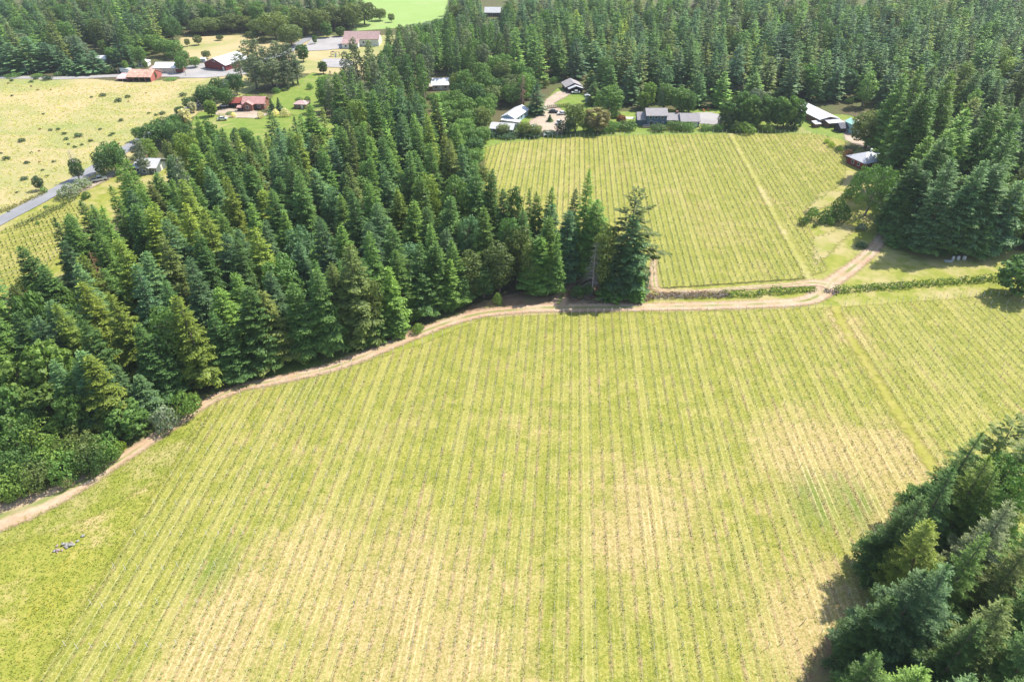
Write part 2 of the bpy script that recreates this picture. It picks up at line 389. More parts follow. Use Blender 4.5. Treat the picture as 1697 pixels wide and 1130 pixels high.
lushL = [(560,620,10,.45),(480,650,9,.5),(700,590,8,.35),(1220,560,7,.45),(1080,540,6,.3),(1560,590,9,.5),(1480,560,8,.35),(370,930,5,.8),(330,960,5,.6),(640,840,6,.3),(1380,840,9,.7),(1340,830,6,.5),
         (1440,830,7,.6),(800,900,5,.5),(950,880,6,.4),(900,560,6,.3),(1150,640,6,.25),(1180,1000,7,.4),(900,1020,6,.3),(1600,650,7,.35),(560,730,7,.3),(300,770,7,.3),(480,1050,5,.3),(1300,900,9,.3)]
VY = mat_vineyard('vineyard_floor')
psheet_low = sheet('vineyard_floor', LOW, 1.0, VY, Z3, fields={'u': u_from(row_x_lower, -6, 108), 'dry': blobs(dryL, .66), 'lush': blobs(lushL, .6)})
def row_x_up(k, y): return -12.0+2.0*k+np.tan(np.radians(4.6))*(y-250)+0*y
UP = GP([(800,292),(806,246),(830,238),(900,231),(1000,226),(1100,224),(1212,222),(1352,223),(1400,233),(1402,262),(1400,300),(1365,330),(1330,352),(1372,449),(1330,462),(1092,478),(1086,460)]) + [(8,200),(-10,235)]
dryU = [(930,250,9,.5),(960,300,8,.5),(1150,320,9,.3),(1190,380,9,.55),(1130,240,8,.4),(1040,270,7,.3),(1100,350,7,.3),(870,262,8,.4),(1340,240,7,.4),(1380,250,6,.6)]
lushU = [(1150,430,9,.35),(1330,340,9,.35),(1290,280,8,.35),(1240,260,7,.3),(1100,450,7,.3),(1345,320,8,.3),(1280,420,8,.3)]
sheet('vineyard_floor', UP, 1.5, VY, Z3, fields={'u': u_from(row_x_up, -4, 76), 'dry': blobs(dryU, .6), 'lush': blobs(lushU)})
LV = GP([(-160,640),(-160,452),(0,385),(60,352),(110,335),(150,340),(125,385),(85,440),(40,480),(0,500)])
def row_x_left(k, y):  # rows run towards the road, seen slanting down to the left
    return k
LVA = radians(52)
def u_left(V): return (V[:, 0]*cos(LVA)-V[:, 1]*sin(LVA))/2.4
sheet('vineyard_floor', LV, 1.5, VY, Z3, fields={'u': u_left, 'dry': blobs([(60,380,12,.1)]), 'lush': blobs([(0,460,10,.5)])})

lane = [(1383,508,1.5),(1400,545,1.2),(1440,610,1.2),(1500,705,1.2),(1555,790,1.2)]
strip('grass_lane', lane, mat_grass('lane_grass', (.32,.31,.055), (.38,.34,.08), (.48,.38,.17), big=.06, drybias=.56, soft=1.8, amp=2), Z4)
strip('grass_lane', [(1210,222,1.2),(1250,294,1.2),(1290,370,1.2),(1343,466,1.4)], mat_grass('lane_grass_pale', (.34,.33,.075), (.39,.37,.11), (.50,.42,.20), big=.06, drybias=.56, soft=1.8, amp=2), Z4)
strip('track', [(-120,925,4.2),(-20,866,4.2),(60,836,3.4),(130,803,2.5),(190,769,1.6),(250,730,1.5),(300,697,1.4),(350,664,1.4),(400,643,1.5),(450,633,1.5),(500,622,1.6),(550,610,1.7),(600,592,1.8),(650,571,1.9),(700,551,1.8),(750,533,1.8),(800,520,1.9),(850,515,1.9),(900,511,2.1),(960,511,2.2),(1050,510,1.9),(1150,508,2.0),(1250,505,2.0),(1330,500,2.1),(1362,486,2.6),(1378,469,2.3),(1410,446,2.1),(1440,421,1.9),(1460,397,1.7),(1472,376,1.5),(1490,350,1.4)], DIRT, Z4)
strip('side_track', [(925,506,2.4),(934,486,2.0),(944,470,1.8),(965,462,1.5),(1000,455,1.4)], DIRT, Z5)
strip('headland_track', [(1084,430,.7),(1083,462,1.0),(1093,482,1.0),(1150,484,.8),(1220,479,.8),(1300,474,1.1),(1350,470,1.8),(1372,474,2.2)], DIRT, Z5)
psheet('bare_patch', [(1360,318),(1395,318),(1400,330),(1350,350),(1335,352)], 1, mat_grass('headland_dry', (.40,.35,.13), (.44,.37,.17), (.30,.31,.07), big=.1, drybias=.52, amp=3.5), Z3)
psheet('duff', [(1425,1035),(1385,1045),(1350,1080),(1335,1130),(1330,1200),(1550,1200),(1500,1040)], 1, mat_grass('red_duff', (.25,.15,.085), (.32,.21,.12), (.30,.26,.10), big=.1, drybias=.56, amp=3), Z5)
psheet('bare_patch', [(1345,395),(1380,385),(1400,370),(1420,378),(1395,400),(1370,425),(1350,440)], 1, mat_grass('dry_patch', (.40,.35,.13), (.46,.38,.19), (.30,.31,.07), big=.1, drybias=.52, amp=3.5), Z3)
# roads
strip('road', [(-260,505,3.2),(0,367,3.2),(50,341,3.2),(90,319,3.2),(130,297,3.2),(170,272,3.1),(208,248,3.1),(240,228,3.0),(300,190,3),(360,150,3),(395,122,3),(440,100,3),(475,88,3),(497,72,3),(520,60,3)], ASPH, Z4, pad=.5)
strip('driveway', [(100,322,1.5),(130,318,1.7),(165,302,1.7),(198,284,1.7),(225,277,1.6)], DIRT2, Z5)
strip('farm_road', [(-300,131,3),(0,129,3),(100,130,3),(200,126,3.2),(260,125,4),(330,124,5),(400,121,5)], GRAVEL, Z3, pad=1)
psheet('farmyard', [(296,130),(305,112),(330,106),(400,108),(410,124),(340,130)], 2, GRAVEL, Z4)
psheet('car_park', [(498,86),(515,66),(560,60),(590,64),(600,78),(540,84)], 2, GRAVEL, Z4)
psheet('sports_court', [(532,112),(535,98),(568,98),(590,104),(580,113)], 2, ASPH if False else GRAVEL, Z4+.01)
psheet('patio_yard', [(352,188),(372,180),(420,184),(445,190),(430,197),(370,195)], 1.5, DIRT2, Z3)
psheet('house_yard', [(870,222),(875,205),(897,185),(905,165),(925,152),(950,153),(940,160),(918,172),(935,186),(945,200),(935,222),(900,226)], 1.5, DIRT2, Z3)
psheet('house_driveway', [(1150,200),(1150,188),(1175,187),(1210,194),(1190,208),(1160,206)], 1.5, GRAVEL, Z4)
psheet('garden_plot', [(1395,200),(1440,196),(1500,225),(1500,262),(1440,250),(1400,232)], 1.5, DIRT2, Z2)


# ------------------------------------------------------------------ foliage builders
def quads(C, U, V):
    """diamond-shaped leaf sprays: centre, half-length and half-width vectors"""
    n = len(C); P = np.stack([C-U, C+V, C+U, C-V], 1).reshape(-1, 3)
    return P, np.arange(n*4).reshape(-1, 4)
def fir_mesh(name, h, R, seed, step=.6, per=6, stn=.42, irregular=.0, low=.1, power=.85, wide=.30, droop=.35, gap=0.0, feather=0):
    r = np.random.default_rng(seed); C = []; U = []; V = []; T = []; Rn = []
    z = h*low; side = r.uniform(0, 2*pi)
    while z < h*.985:
        t = (z-h*low)/(h*(1-low)); prof = R*min(1, (1-t)**power*1.03+.02)*min(1, .62+t*3.2)
        k = per if t < .8 else max(4, per-1)
        a0 = r.uniform(0, 2*pi); ring = r.uniform(.82, 1.12)
        for i in range(k):
            if r.random() < gap: continue
            a = a0+2*pi*i/k+r.normal(0, .22); L = prof*ring*r.uniform(.72, 1.14)*(1+irregular*r.normal(0, .8)*(1 if t < .85 else .3))
            L = max(L, .35); L *= 1+.12*cos(a-side)
            zz = z+r.normal(0, .42 if t < .85 else .15)
            ca, sa = cos(a), sin(a); rise = .32*(t**1.5)+.05; ns = max(2, int(L/stn))
            s = (np.arange(ns)+.6)/ns; q = s*L
            Z = zz+q*rise-droop*q*q/max(R, 1)*.55*(1-.6*t)
            slope = rise-droop*q*1.1/max(R, 1)*(1-.6*t)
            s0 = .30 if L > 1.5 else 0
            for sd in (-1, 1):
                m = s > s0*r.uniform(.4, 1.2); q2, s2, z2, sl = q[m], s[m], Z[m], slope[m]
                nn = len(q2)
                if not nn: continue
                w = (L*wide)*(1.02-s2)**.6*(.35+.9*np.minimum(s2*2, 1))*r.uniform(.75, 1.25, nn)+.12
                ang = a+sd*radians(48)+r.normal(0, .15, nn)
                dx, dy = np.cos(ang), np.sin(ang); dz = sl-.22+r.normal(0, .12, nn)
                c = np.c_[ca*q2+dx*w*.5, sa*q2+dy*w*.5, z2+dz*w*.5]
                u = np.c_[dx*w*.62, dy*w*.62, dz*w*.62]
                ww = stn*.62+.05; vx = np.c_[-dy*ww, dx*ww, r.normal(0, .14, nn)]
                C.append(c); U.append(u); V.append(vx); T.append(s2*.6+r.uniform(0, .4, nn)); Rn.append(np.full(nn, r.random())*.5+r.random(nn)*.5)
            # the branch's own leading spray
            C.append(np.array([[ca*L*.93, sa*L*.93, Z[-1]-.03]])); U.append(np.array([[ca*.42, sa*.42, slope[-1]*.4]])); V.append(np.array([[-sa*.2, ca*.2, 0]])); T.append([1.]); Rn.append([r.random()])
        z += step*r.uniform(.8, 1.2)*(1 if t < .75 else .75)
    n = 5   # leader
    C.append(np.array([[0, 0, h-.45+.0*i] for i in range(n)])); aa = np.arange(n)*pi/n
    U.append(np.array([[0, 0, .5]]*n)); V.append(np.c_[np.cos(aa)*.16, np.sin(aa)*.16, aa*0]); T.append([.8]*n); Rn.append([.5]*n)
    C, U, V = map(np.concatenate, (C, U, V)); T = np.concatenate(T); Rn = np.concatenate(Rn)
    if feather:          # every spray is a twig with small side shoots
        k = feather; pos = np.tile(np.linspace(-.75, .85, k), len(C))[:, None]; sg = np.tile(np.where(np.arange(k) % 2, 1., -1.), len(C))[:, None]
        lu = np.linalg.norm(U, axis=1)[:, None]; u = np.repeat(U/lu, k, 0); v = np.repeat(V/np.linalg.norm(V, axis=1)[:, None], k, 0); L_ = np.repeat(lu, k, 0)
        C = np.repeat(C, k, 0)+u*L_*pos+v*sg*L_*.16+r.normal(0, .035, (len(C)*k, 3)); q = L_*(2.1/k)*r.uniform(.8, 1.3, (len(C), 1)); d = u*.8+v*sg*.6; d[:, 2] += r.normal(0, .25, len(d))
        U = d*q; V = np.cross(d, np.cross(u, v)+r.normal(0, .35, u.shape)); V = V/np.linalg.norm(V, axis=1)[:, None]*q*.42
        T = np.clip(np.repeat(T, k)*.75+(pos[:, 0]+.75)*.2, 0, 1); Rn = np.clip(np.repeat(Rn, k)+r.normal(0, .15, len(C)), 0, 1)
    P, Fc = quads(C, U, V); P[:, 2] = np.maximum(P[:, 2], .1)
    # sprays bend: the outer tip hangs
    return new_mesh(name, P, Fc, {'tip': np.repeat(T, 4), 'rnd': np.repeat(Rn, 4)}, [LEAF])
def lobes_mesh(name, centers, rads, per_area, size, seed, mat, squash=.8, fill=.25, zmin=.15, hang=0):
    r = np.random.default_rng(seed); C = []; Nn = []; T = []; Rn = []; centers = np.asarray(centers, float)
    for c, R in zip(centers, rads):
        n = max(8, int(4*pi*R*R*per_area)); d = r.normal(size=(n, 3)); d /= np.linalg.norm(d, axis=1)[:, None]
        rr = R*(1-fill*r.random(n)**1.5)*(1+.14*np.sin(d[:, 0]*4+seed)*np.cos(d[:, 1]*5))
        p = c+d*rr[:, None]*np.array([1, 1, squash]); lobe = r.random()
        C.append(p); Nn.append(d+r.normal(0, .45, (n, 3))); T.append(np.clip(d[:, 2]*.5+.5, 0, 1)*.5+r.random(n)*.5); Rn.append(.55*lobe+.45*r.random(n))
    C = np.concatenate(C); Nn = np.concatenate(Nn); T = np.concatenate(T); Rn = np.concatenate(Rn)
    # drop leaves buried inside other lobes
    keep = np.ones(len(C), bool)
    for c, R in zip(centers, rads):
        keep &= np.linalg.norm((C-c)/np.array([1, 1, squash]), axis=1) > R*.72
    keep &= C[:, 2] > zmin
    C, Nn, T, Rn = C[keep], Nn[keep], T[keep], Rn[keep]
    Nn /= np.linalg.norm(Nn, axis=1)[:, None]; h = r.normal(size=Nn.shape); U = np.cross(Nn, h); U /= np.linalg.norm(U, axis=1)[:, None]; V = np.cross(Nn, U)
    s = size*r.uniform(.6, 1.35, len(C))[:, None]; P, Fc = quads(C, U*s, V*s*.72)
    return new_mesh(name, P, Fc, {'tip': np.repeat(T, 4), 'rnd': np.repeat(Rn, 4)}, [mat])
def crown_lobes(h, R, r, n=26, base=.3, top=1.0, boxy=.5):
    """lobe centres over an egg-shaped crown"""
    cz = h*(base+top)/2; hz = h*(top-base)/2; L = []; Rd = []
    for i in range(n):
        ph = i*2.39996+r.normal(0, .3); zz = 1-2*(i+.5)/n; q = sqrt(max(0, 1-zz*zz))**boxy; lr = R*r.uniform(.26, .42)
        k = r.uniform(.82, 1.12)
        L.append((cos(ph)*q*(R-lr)*k, sin(ph)*q*(R-lr)*k, cz+zz*(hz-lr*.8)*r.uniform(.9, 1.05))); Rd.append(lr)
    L.append((0, 0, cz)); Rd.append(R*.55); return L, Rd
def trunk_mesh(name, h, r0, seed, top=.92, limbs=0, mat=None, lean=.0, spread=1.0, lstart=.3, n=7):
    r = random.Random(seed); mb = MB(); m = 6
    pts = [(r.uniform(-1, 1)*lean*h*.02*i, r.uniform(-1, 1)*lean*h*.02*i, h*top*i/m-(.3 if i == 0 else 0)) for i in range(m+1)]
    mb.tube(pts, [r0*(1.25 if i == 0 else 1)*(1-i/m*.86) for i in range(m+1)], n)
    for i in range(limbs):
        z = h*(lstart+(.9-lstart)*i/limbs); a = r.uniform(0, 2*pi); L = spread*r.uniform(.6, 1)*(1-.35*i/limbs); rr = r0*.4*(1-.5*i/limbs)
        z0 = min(z, h*top*.95)
        mb.tube([(0, 0, z0), (cos(a)*L*.5, sin(a)*L*.5, z0+L*.35), (cos(a+.15)*L, sin(a+.15)*L, z0+L*.62)], [rr, rr*.6, rr*.25], 5)
    return mb.mesh(name, mat or BARK, smooth=True)

# ---- one mesh pair for every variant (built at true size, scaled a little per tree)
V_ = {}
def variant(kind, i):
    k = (kind, i)
    if k in V_: return V_[k]
    sd = 100+i*17+sum(map(ord, kind)); r = np.random.default_rng(sd)
    if kind == 'fir':        # 28 m, dense wood fir seen from the middle distance
        h, R = 27, [4.9, 4.5, 5.2, 4.7, 5.0, 4.4, 5.3, 4.8][i % 8]
        c = fir_mesh('fir_crown', h, R, sd, step=.62, per=[8, 7, 8][i % 3], stn=.3, irregular=[.1, .16, .2][i % 3], low=.05+.03*(i % 3), power=[.66, .8, .56, .72][i % 4], gap=[0, .05, .1][i % 3], droop=[.3, .45, .6][i % 3], feather=3)
        t = trunk_mesh('fir_trunk', h, .36, sd)
    elif kind == 'firnear':  # fuller mesh for the trees close to the drone
        h, R = 25, [5.2, 4.8, 5.5, 5.0][i % 4]
        c = fir_mesh('near_fir_crown', h, R, sd, step=.62, per=7, stn=.2, irregular=.22, low=.06, power=[.92, .82, 1.0, .86][i % 4], wide=.25, gap=.05, droop=.2, feather=5)
        t = trunk_mesh('fir_trunk', h, .4, sd)
    elif kind == 'firfar':
        h, R = 27, [5.3, 5.0, 5.6, 5.2, 4.8, 5.5][i % 6]
        c = fir_mesh('far_fir_crown', h, R, sd, step=.95, per=7, stn=.62, irregular=.22, low=.04, power=[.66, .8, .54][i % 3], wide=.3)
        t = trunk_mesh('fir_trunk', h, .34, sd, n=5)
    elif kind == 'firopen':  # old spreading fir with ragged tiers
        h, R = 30, 7.0
        c = fir_mesh('old_fir_crown', h, R, sd, step=1.15, per=6, stn=.4, irregular=.3, low=.16, power=.42, wide=.26, gap=.16, droop=.22)
        t = trunk_mesh('fir_trunk', h, .5, sd)
    elif kind == 'firyoung':
        h, R = 14, [3.3, 3.0, 3.6][i % 3]
        c = fir_mesh('young_fir_crown', h, R, sd, step=.48, per=7, stn=.34, irregular=.06, low=.03, power=.9, wide=.3)
        t = trunk_mesh('fir_trunk', h, .2, sd)
    elif kind == 'pine':     # rounder, looser crown of tufts
        h, R = 25, 4.0; L = []; Rd = []
        for j in range(44):
            t_ = .25+.74*j/44; pr = R*(1-((t_-.38)/.68)**2 if t_ > .38 else .85); a = j*2.4+r.normal(0, .3); q = max(.3, pr*.72)*r.uniform(.5, 1.1)
            L.append((cos(a)*q, sin(a)*q, h*t_)); Rd.append(r.uniform(.8, 1.45)*(1.1-.5*t_))
        c = lobes_mesh('pine_crown', L, [x*1.25 for x in Rd], 5, .3, sd, LEAF, squash=.8, fill=.5); t = trunk_mesh('pine_trunk', h, .33, sd, limbs=8, spread=2.5, lstart=.25, mat=BARKG)
    elif kind == 'oak':
        h, R = 12, [5.2, 4.8, 5.5, 5.0][i % 4]; L, Rd = crown_lobes(h, R, r, 30, .16, 1.0)
        c = lobes_mesh('oak_crown', L, Rd, 4.2, .30, sd, LEAFB, fill=.3); t = trunk_mesh('oak_trunk', h, .35, sd, top=.75, limbs=7, spread=4, lstart=.15)
    elif kind == 'oaktall':
        h, R = 18, [4.6, 4.3, 5.0][i % 3]; L, Rd = crown_lobes(h, R, r, 34, .12, 1.0, .6)
        c = lobes_mesh('tall_oak_crown', L, Rd, 4.2, .30, sd, LEAFB, fill=.3); t = trunk_mesh('oak_trunk', h, .32, sd, top=.85, limbs=8, spread=4, lstart=.2)
    elif kind == 'broadnear':
        h, R = 17, [5.0, 4.6][i % 2]; L, Rd = crown_lobes(h, R, r, 60, .1, 1.0, .6); Rd = [x*.8 for x in Rd]
        c = lobes_mesh('near_broadleaf_crown', L, Rd, 16, .15, sd, LEAFB, fill=.55); t = trunk_mesh('broadleaf_trunk', h, .32, sd, top=.85, limbs=10, spread=4, lstart=.15)
    elif kind == 'maple':    # big-leaved, leaf plates in tiers
        h, R = 13, [5.0, 4.6, 5.4][i % 3]; L, Rd = crown_lobes(h, R, r, 48, .08, 1.0); Rd = [x*.72 for x in Rd]
        c = lobes_mesh('maple_crown', L, Rd, 4.6, .40, sd, LEAFB, squash=.62, fill=.35); t = trunk_mesh('maple_trunk', h, .3, sd, top=.8, limbs=8, spread=4, lstart=.15)
    elif kind == 'bush':
        h, R = 4, 2.6; n = 9+3*(i % 3); L = []; Rd = []
        for j in range(n):
            a = j*2.4; q = R*.62*sqrt((j+.5)/n); L.append((cos(a)*q, sin(a)*q, r.uniform(1.1, 2.7)*(1-.35*j/n))); Rd.append(r.uniform(.8, 1.35))
        c = lobes_mesh('bush_leaves', L, Rd, 8, .2, sd, LEAFB, fill=.3, zmin=.02); t = trunk_mesh('bush_stem', 2.4, .1, sd, limbs=4, spread=1.2, lstart=.2, n=5)
    elif kind == 'brushy':   # brushy thicket oak, fine twiggy leaf
        h, R = 7, 4.2; L, Rd = crown_lobes(h, R, r, 22, .0, 1.0, .4)
        c = lobes_mesh('thicket_crown', L, Rd, 7, .22, sd, LEAFB, fill=.45); t = trunk_mesh('thicket_stem', h, .16, sd, top=.7, limbs=7, spread=2.6, lstart=.1, n=5)
    elif kind == 'openoak':  # broad old oak with gaps that show its limbs
        h, R = 17, 9.5; L = []; Rd = []
        for j in range(58):
            zz = 1-1.25*(j+.5)/58; q = sqrt(max(0.02, 1-zz*zz))**.8; a = j*2.39996; k = r.uniform(.86, 1.05); lr = r.uniform(1.3, 2.1)
            L.append((cos(a)*q*(R-lr)*k, sin(a)*q*(R-lr)*k, 7.3+zz*(9.2-lr)*k)); Rd.append(lr)
        c = lobes_mesh('old_oak_crown', L, Rd, 4.2, .27, sd, LEAFB, squash=.7, fill=.35); t = trunk_mesh('old_oak_trunk', h, .6, sd, top=.7, limbs=13, spread=8, lstart=.12, lean=.4, mat=BARKG)
    V_[k] = (c, t, h, R); return V_[k]
NVAR = dict(broadnear=2, fir=12, firnear=4, firfar=6, firopen=1, firyoung=3, pine=4, oak=4, oaktall=3, maple=3, bush=3, brushy=3, openoak=1)
TONE = {'dark': ((0.083,0.159,0.052), 'dark green'), 'blue': ((0.100,0.183,0.094), 'blue-green'), 'mid': ((0.124,0.218,0.059), 'mid green'),
        'yellow': ((0.183,0.248,0.053), 'yellow-green'), 'grey': ((0.159,0.201,0.124), 'grey-green'), 'olive': ((0.136,0.177,0.057), 'olive green'),
        'bright': ((.17,.255,.06), 'bright green'), 'vivid': ((0.240,0.330,0.040), 'vivid yellow-green'), 'deep': ((0.050,0.104,0.050), 'deep green'),
        'cream': ((0.620,0.560,0.360), 'cream-blossomed'), 'tan': ((0.300,0.260,0.120), 'tan-flowered'), 'rust': ((0.236,0.118,0.053), 'rust-brown'),
        'plum': ((0.142,0.071,0.059), 'purple-brown'), 'silver': ((0.236,0.283,0.201), 'silvery green'), 'lush': ((.105,.185,.05), 'lush green')}
KNAME = dict(broadnear='broadleaf_tree', fir='fir_tree', firnear='fir_tree', firfar='fir_tree', firopen='fir_tree', firyoung='young_fir', pine='pine_tree', oak='oak_tree', oaktall='broadleaf_tree', maple='maple_tree', bush='bush', brushy='thicket_shrub', openoak='old_oak')
KWORD = dict(broadnear='broadleaf tree', fir='fir', firnear='fir', firfar='fir', firopen='spreading fir', firyoung='young fir', pine='pine', oak='oak', oaktall='broadleaf tree', maple='maple', bush='bush', brushy='shrub', openoak='old oak')
CAT = dict(broadnear='tree', fir='tree', firnear='tree', firfar='tree', firopen='tree', firyoung='tree', pine='tree', oak='tree', oaktall='tree', maple='tree', bush='bush', brushy='shrub', openoak='tree')
PLANTS = []       # (x, y, h, R, kind, tone, zone, label)
def plant(x, y, h, R, kind, tone, zone, label=None): PLANTS.append([x, y, h, R, kind, tone, zone, label])
def T(kind, tone, zone, *specs):
    for s in specs:
        x, y, h, R = tree_at(*s[:4])
        if kind != 'bush': y2 = y+(.85 if kind == 'brushy' else .85 if zone == 'front edge of the central wood' else .55)*R; k_ = y2/y; h = h if kind == 'brushy' else h+(H-h)*(1-k_); x, y, R = x*k_, y2, R*k_
        if kind in ('fir', 'firopen'): R *= 1.08 if zone.startswith('front') else 1.18
        plant(x, y, h, R, kind, tone, zone, s[4] if len(s) > 4 else None)

# ------------------------------------------------------------------ where the plants stand: (tip x, tip y, foot y, width) read off the photo
Z_CL = 'clump where the track forks'
T('fir', 'mid', Z_CL, (970,282,460,44,'tall narrow fir at the back of the clump where the track forks'))
T('fir', 'deep', Z_CL, (946,314,440,28,'slim deep green fir half behind the tall narrow fir of the track clump'))
T('fir', 'mid', Z_CL, (991,327,466,58,'broad mid green fir in the middle of the track clump'))
T('firopen', 'olive', Z_CL, (1053,312,489,76,'ragged spreading old fir on the right edge of the track clump'))
T('fir', 'blue', Z_CL, (1059,354,499,54,'blue-green fir in front of the ragged spreading fir'), (1030,395,500,44,'smaller blue-green fir behind the grey dead tree, middle of the clump'))
T('oaktall', 'olive', Z_CL, (1013,374,492,56,'round-topped olive green tree between dead tree and spreading fir'))
T('firyoung', 'mid', Z_CL, (1020,450,502,52,'low skirting fir at the foot of the track clump'), (1062,452,503,36,'low skirting fir at the right foot of the clump'), (1004,458,496,26,'low fir just right of the dead tree foot'))
T('bush', 'lush', Z_CL, (958,470,492,34,'leafy green bush where the side track leaves the main track'), (975,468,488,26,'leafy bush at the foot of the grey dead tree'))
Z_E = 'right edge of the central wood'
T('fir', 'blue', Z_E, (941,349,474,46,'blue-green fir standing alone beside the side track mouth'))
T('fir', 'mid', Z_E, (909,312,440,34), (888,320,442,30), (905,360,484,46), (922,385,492,30))
T('fir', 'dark', Z_E, (879,315,436,30), (805,280,420,40), (838,312,432,40), (868,345,460,42), (790,262,400,42))
T('oaktall', 'dark', Z_E, (858,310,430,32), (846,360,470,46))
Z_F = 'front edge of the central wood'
T('fir', 'mid', Z_F, (893,392,497,58), (662,412,545,56), (717,402,525,58), (752,402,516,52), (640,440,560,48), (740,430,522,44))
T('fir', 'dark', Z_F, (688,405,535,56), (606,430,560,48), (520,440,596,60), (480,470,605,58))
T('fir', 'olive', Z_F, (572,400,580,74), (430,485,617,78), (548,440,580,58))
T('fir', 'yellow', Z_F, (300,486,657,74,'slender bright yellow-green fir at the wood edge near the track bend'), (146,588,728,72,'yellow-green tipped fir in front of the maples'))
T('fir', 'dark', Z_F, (405,478,626,70), (345,520,640,60), (372,540,640,56), (250,560,680,66), (225,540,680,60))
T('fir', 'blue', Z_F, (118,583,727,72), (164,601,718,60), (190,609,702,46), (220,622,706,54), (90,600,730,50))
T('firyoung', 'lush', Z_F, (618,489,577,58), (600,520,582,46), (374,593,642,42), (470,540,606,40), (655,500,566,40))
T('oaktall', 'olive', Z_F, (827,401,498,58), (857,374,480,52), (780,418,506,54), (885,398,492,36), (608,463,572,44))
T('oaktall', 'dark', Z_F, (800,440,504,46), (762,455,514,40))
T('bush', 'silver', Z_F, (262,668,712,50,'silvery grey-green willow bush beside the track'))
T('bush', 'bright', Z_F, (292,637,692,46,'bright green upright shrub by the track below the yellow-green fir'), (313,640,676,26), (500,575,600,30), (824,480,504,18), (660,540,560,24), (690,532,552,24))
T('maple', 'lush', Z_F, (200,668,742,72,'lush green maple overhanging the track bend'))
T('maple', 'bright', 'lower left corner of the wood', (64,565,690,84), (15,596,705,78), (43,634,722,88), (120,590,705,50), (60,690,742,46))
T('maple', 'lush', 'lower left corner of the wood', (100,640,735,60), (-20,640,740,80), (75,460,560,70), (35,480,600,60))
T('bush', 'vivid', 'lower left corner of the wood', (188,722,750,26,'yellow-leaved bush among green shrubs near the track'), (6,688,724,40,'vivid yellow-green bush at the left frame edge'))
T('bush', 'rust', 'lower left corner of the wood', (45,745,765,26,'orange-leaved bush among the thicket shrubs'))
T('bush', 'cream', 'lower left corner of the wood', (104,788,806,18,'white-flowering bush at the track edge of the thicket'))
# thicket band along the track, lower left
for i, s in enumerate([(20,720,775,78),(70,720,770,70),(120,730,775,60),(0,775,822,74),(45,770,815,76),(95,755,800,72),(140,745,790,64),(172,738,775,52),(-30,800,850,80),(15,795,842,66),(60,785,826,60),(105,770,812,56),(150,760,798,46),(185,745,768,34),(-40,740,790,80),(30,700,755,60)]):
    T('brushy', ['lush', 'bright', 'olive', 'mid'][i % 4], 'thicket along the lower left track', s)
# the wood's left and rear silhouette
Z_L = 'left edge of the central wood'
T('fir', 'dark', Z_L, (35,409,545,50), (88,363,505,46), (103,360,505,38), (138,336,480,44), (70,440,560,50), (20,520,640,60))
T('fir', 'mid', Z_L, (117,349,498,44), (164,386,520,54), (188,309,440,40), (210,278,415,44), (240,300,430,36))
T('fir', 'yellow', Z_L, (241,348,490,52), (262,335,478,54), (300,335,480,50), (341,343,490,56), (131,420,570,60), (131,468,615,66), (192,484,640,62), (100,500,640,60))
T('fir', 'blue', Z_L, (318,425,580,58), (231,420,570,62), (118,437,590,56), (60,520,650,60))
T('pine', 'grey', Z_L, (286,255,395,46), (222,232,292,34,'grey-green pine beside the road bend, left of the grey roof'))
# lower right corner wood
Z_R = 'lower right wood'
def tip(px, py, h, wpx, kind, tone, zone, label=None):
    x, y = G(px, py, h); plant(x, y, h, wpx*.5*depth_at(x, y, h*.5)/F, kind, tone, zone, label)
for a in [(1611,712,24,110,'firnear','dark','dark fir at the upper tip of the lower right wood'), (1640,752,23,110,'firnear','yellow','bright yellow-green fir near the top of the lower right wood'),
          (1690,690,25,120,'firopen','olive','flat-topped open conifer at the right frame edge above lower right wood'), (1578,780,22,110,'firnear','dark',None), (1528,818,21,110,'firnear','dark','dark fir jutting left over the vine rows, lower right wood'),
          (1677,824,25,120,'firnear','grey','grey-green fir in the middle of the lower right wood'), (1560,862,21,140,'firnear','yellow','broad yellow-green conifer in the middle of the lower right wood'),
          (1623,885,24,130,'firnear','mid',None), (1586,936,25,170,'firnear','blue','big blue-green fir in the front of the lower right wood'), (1528,955,23,150,'firnear','blue','second blue-green fir, at the left flank of the lower right wood'),
          (1694,893,24,120,'firnear','olive',None), (1620,1030,22,160,'firnear','dark',None), (1690,1000,24,170,'firnear','olive','olive green conifer in the bottom right corner'), (1492,985,19,130,'firnear','dark','low dark fir, leftmost of the lower right wood'),
          (1530,1095,20,170,'firnear','mid','fir at the bottom frame edge'), (1660,780,22,90,'firnear','mid',None), (1694,760,22,110,'broadnear','mid',None), (1730,860,24,150,'firnear','mid',None), (1740,1020,24,170,'firnear','dark',None),
          (1470,1085,18,130,'firnear','dark',None), (1720,720,24,100,'firnear','dark',None), (1600,1110,20,150,'firnear','blue',None), (1700,1110,21,160,'firnear','dark',None), (1780,940,25,150,'firnear','dark',None)]:
    tip(a[0], a[1], a[2], a[3], a[4], a[5], Z_R, a[6])
for x, y in [(105,62),(112,50),(98,46),(88,40),(118,70),(126,58),(122,44),(135,74),(140,60),(108,36),(76,30),(92,26)]:
    plant(x, y, 22, 4.8, 'firnear', random.choice(['dark', 'mid', 'blue']), Z_R)
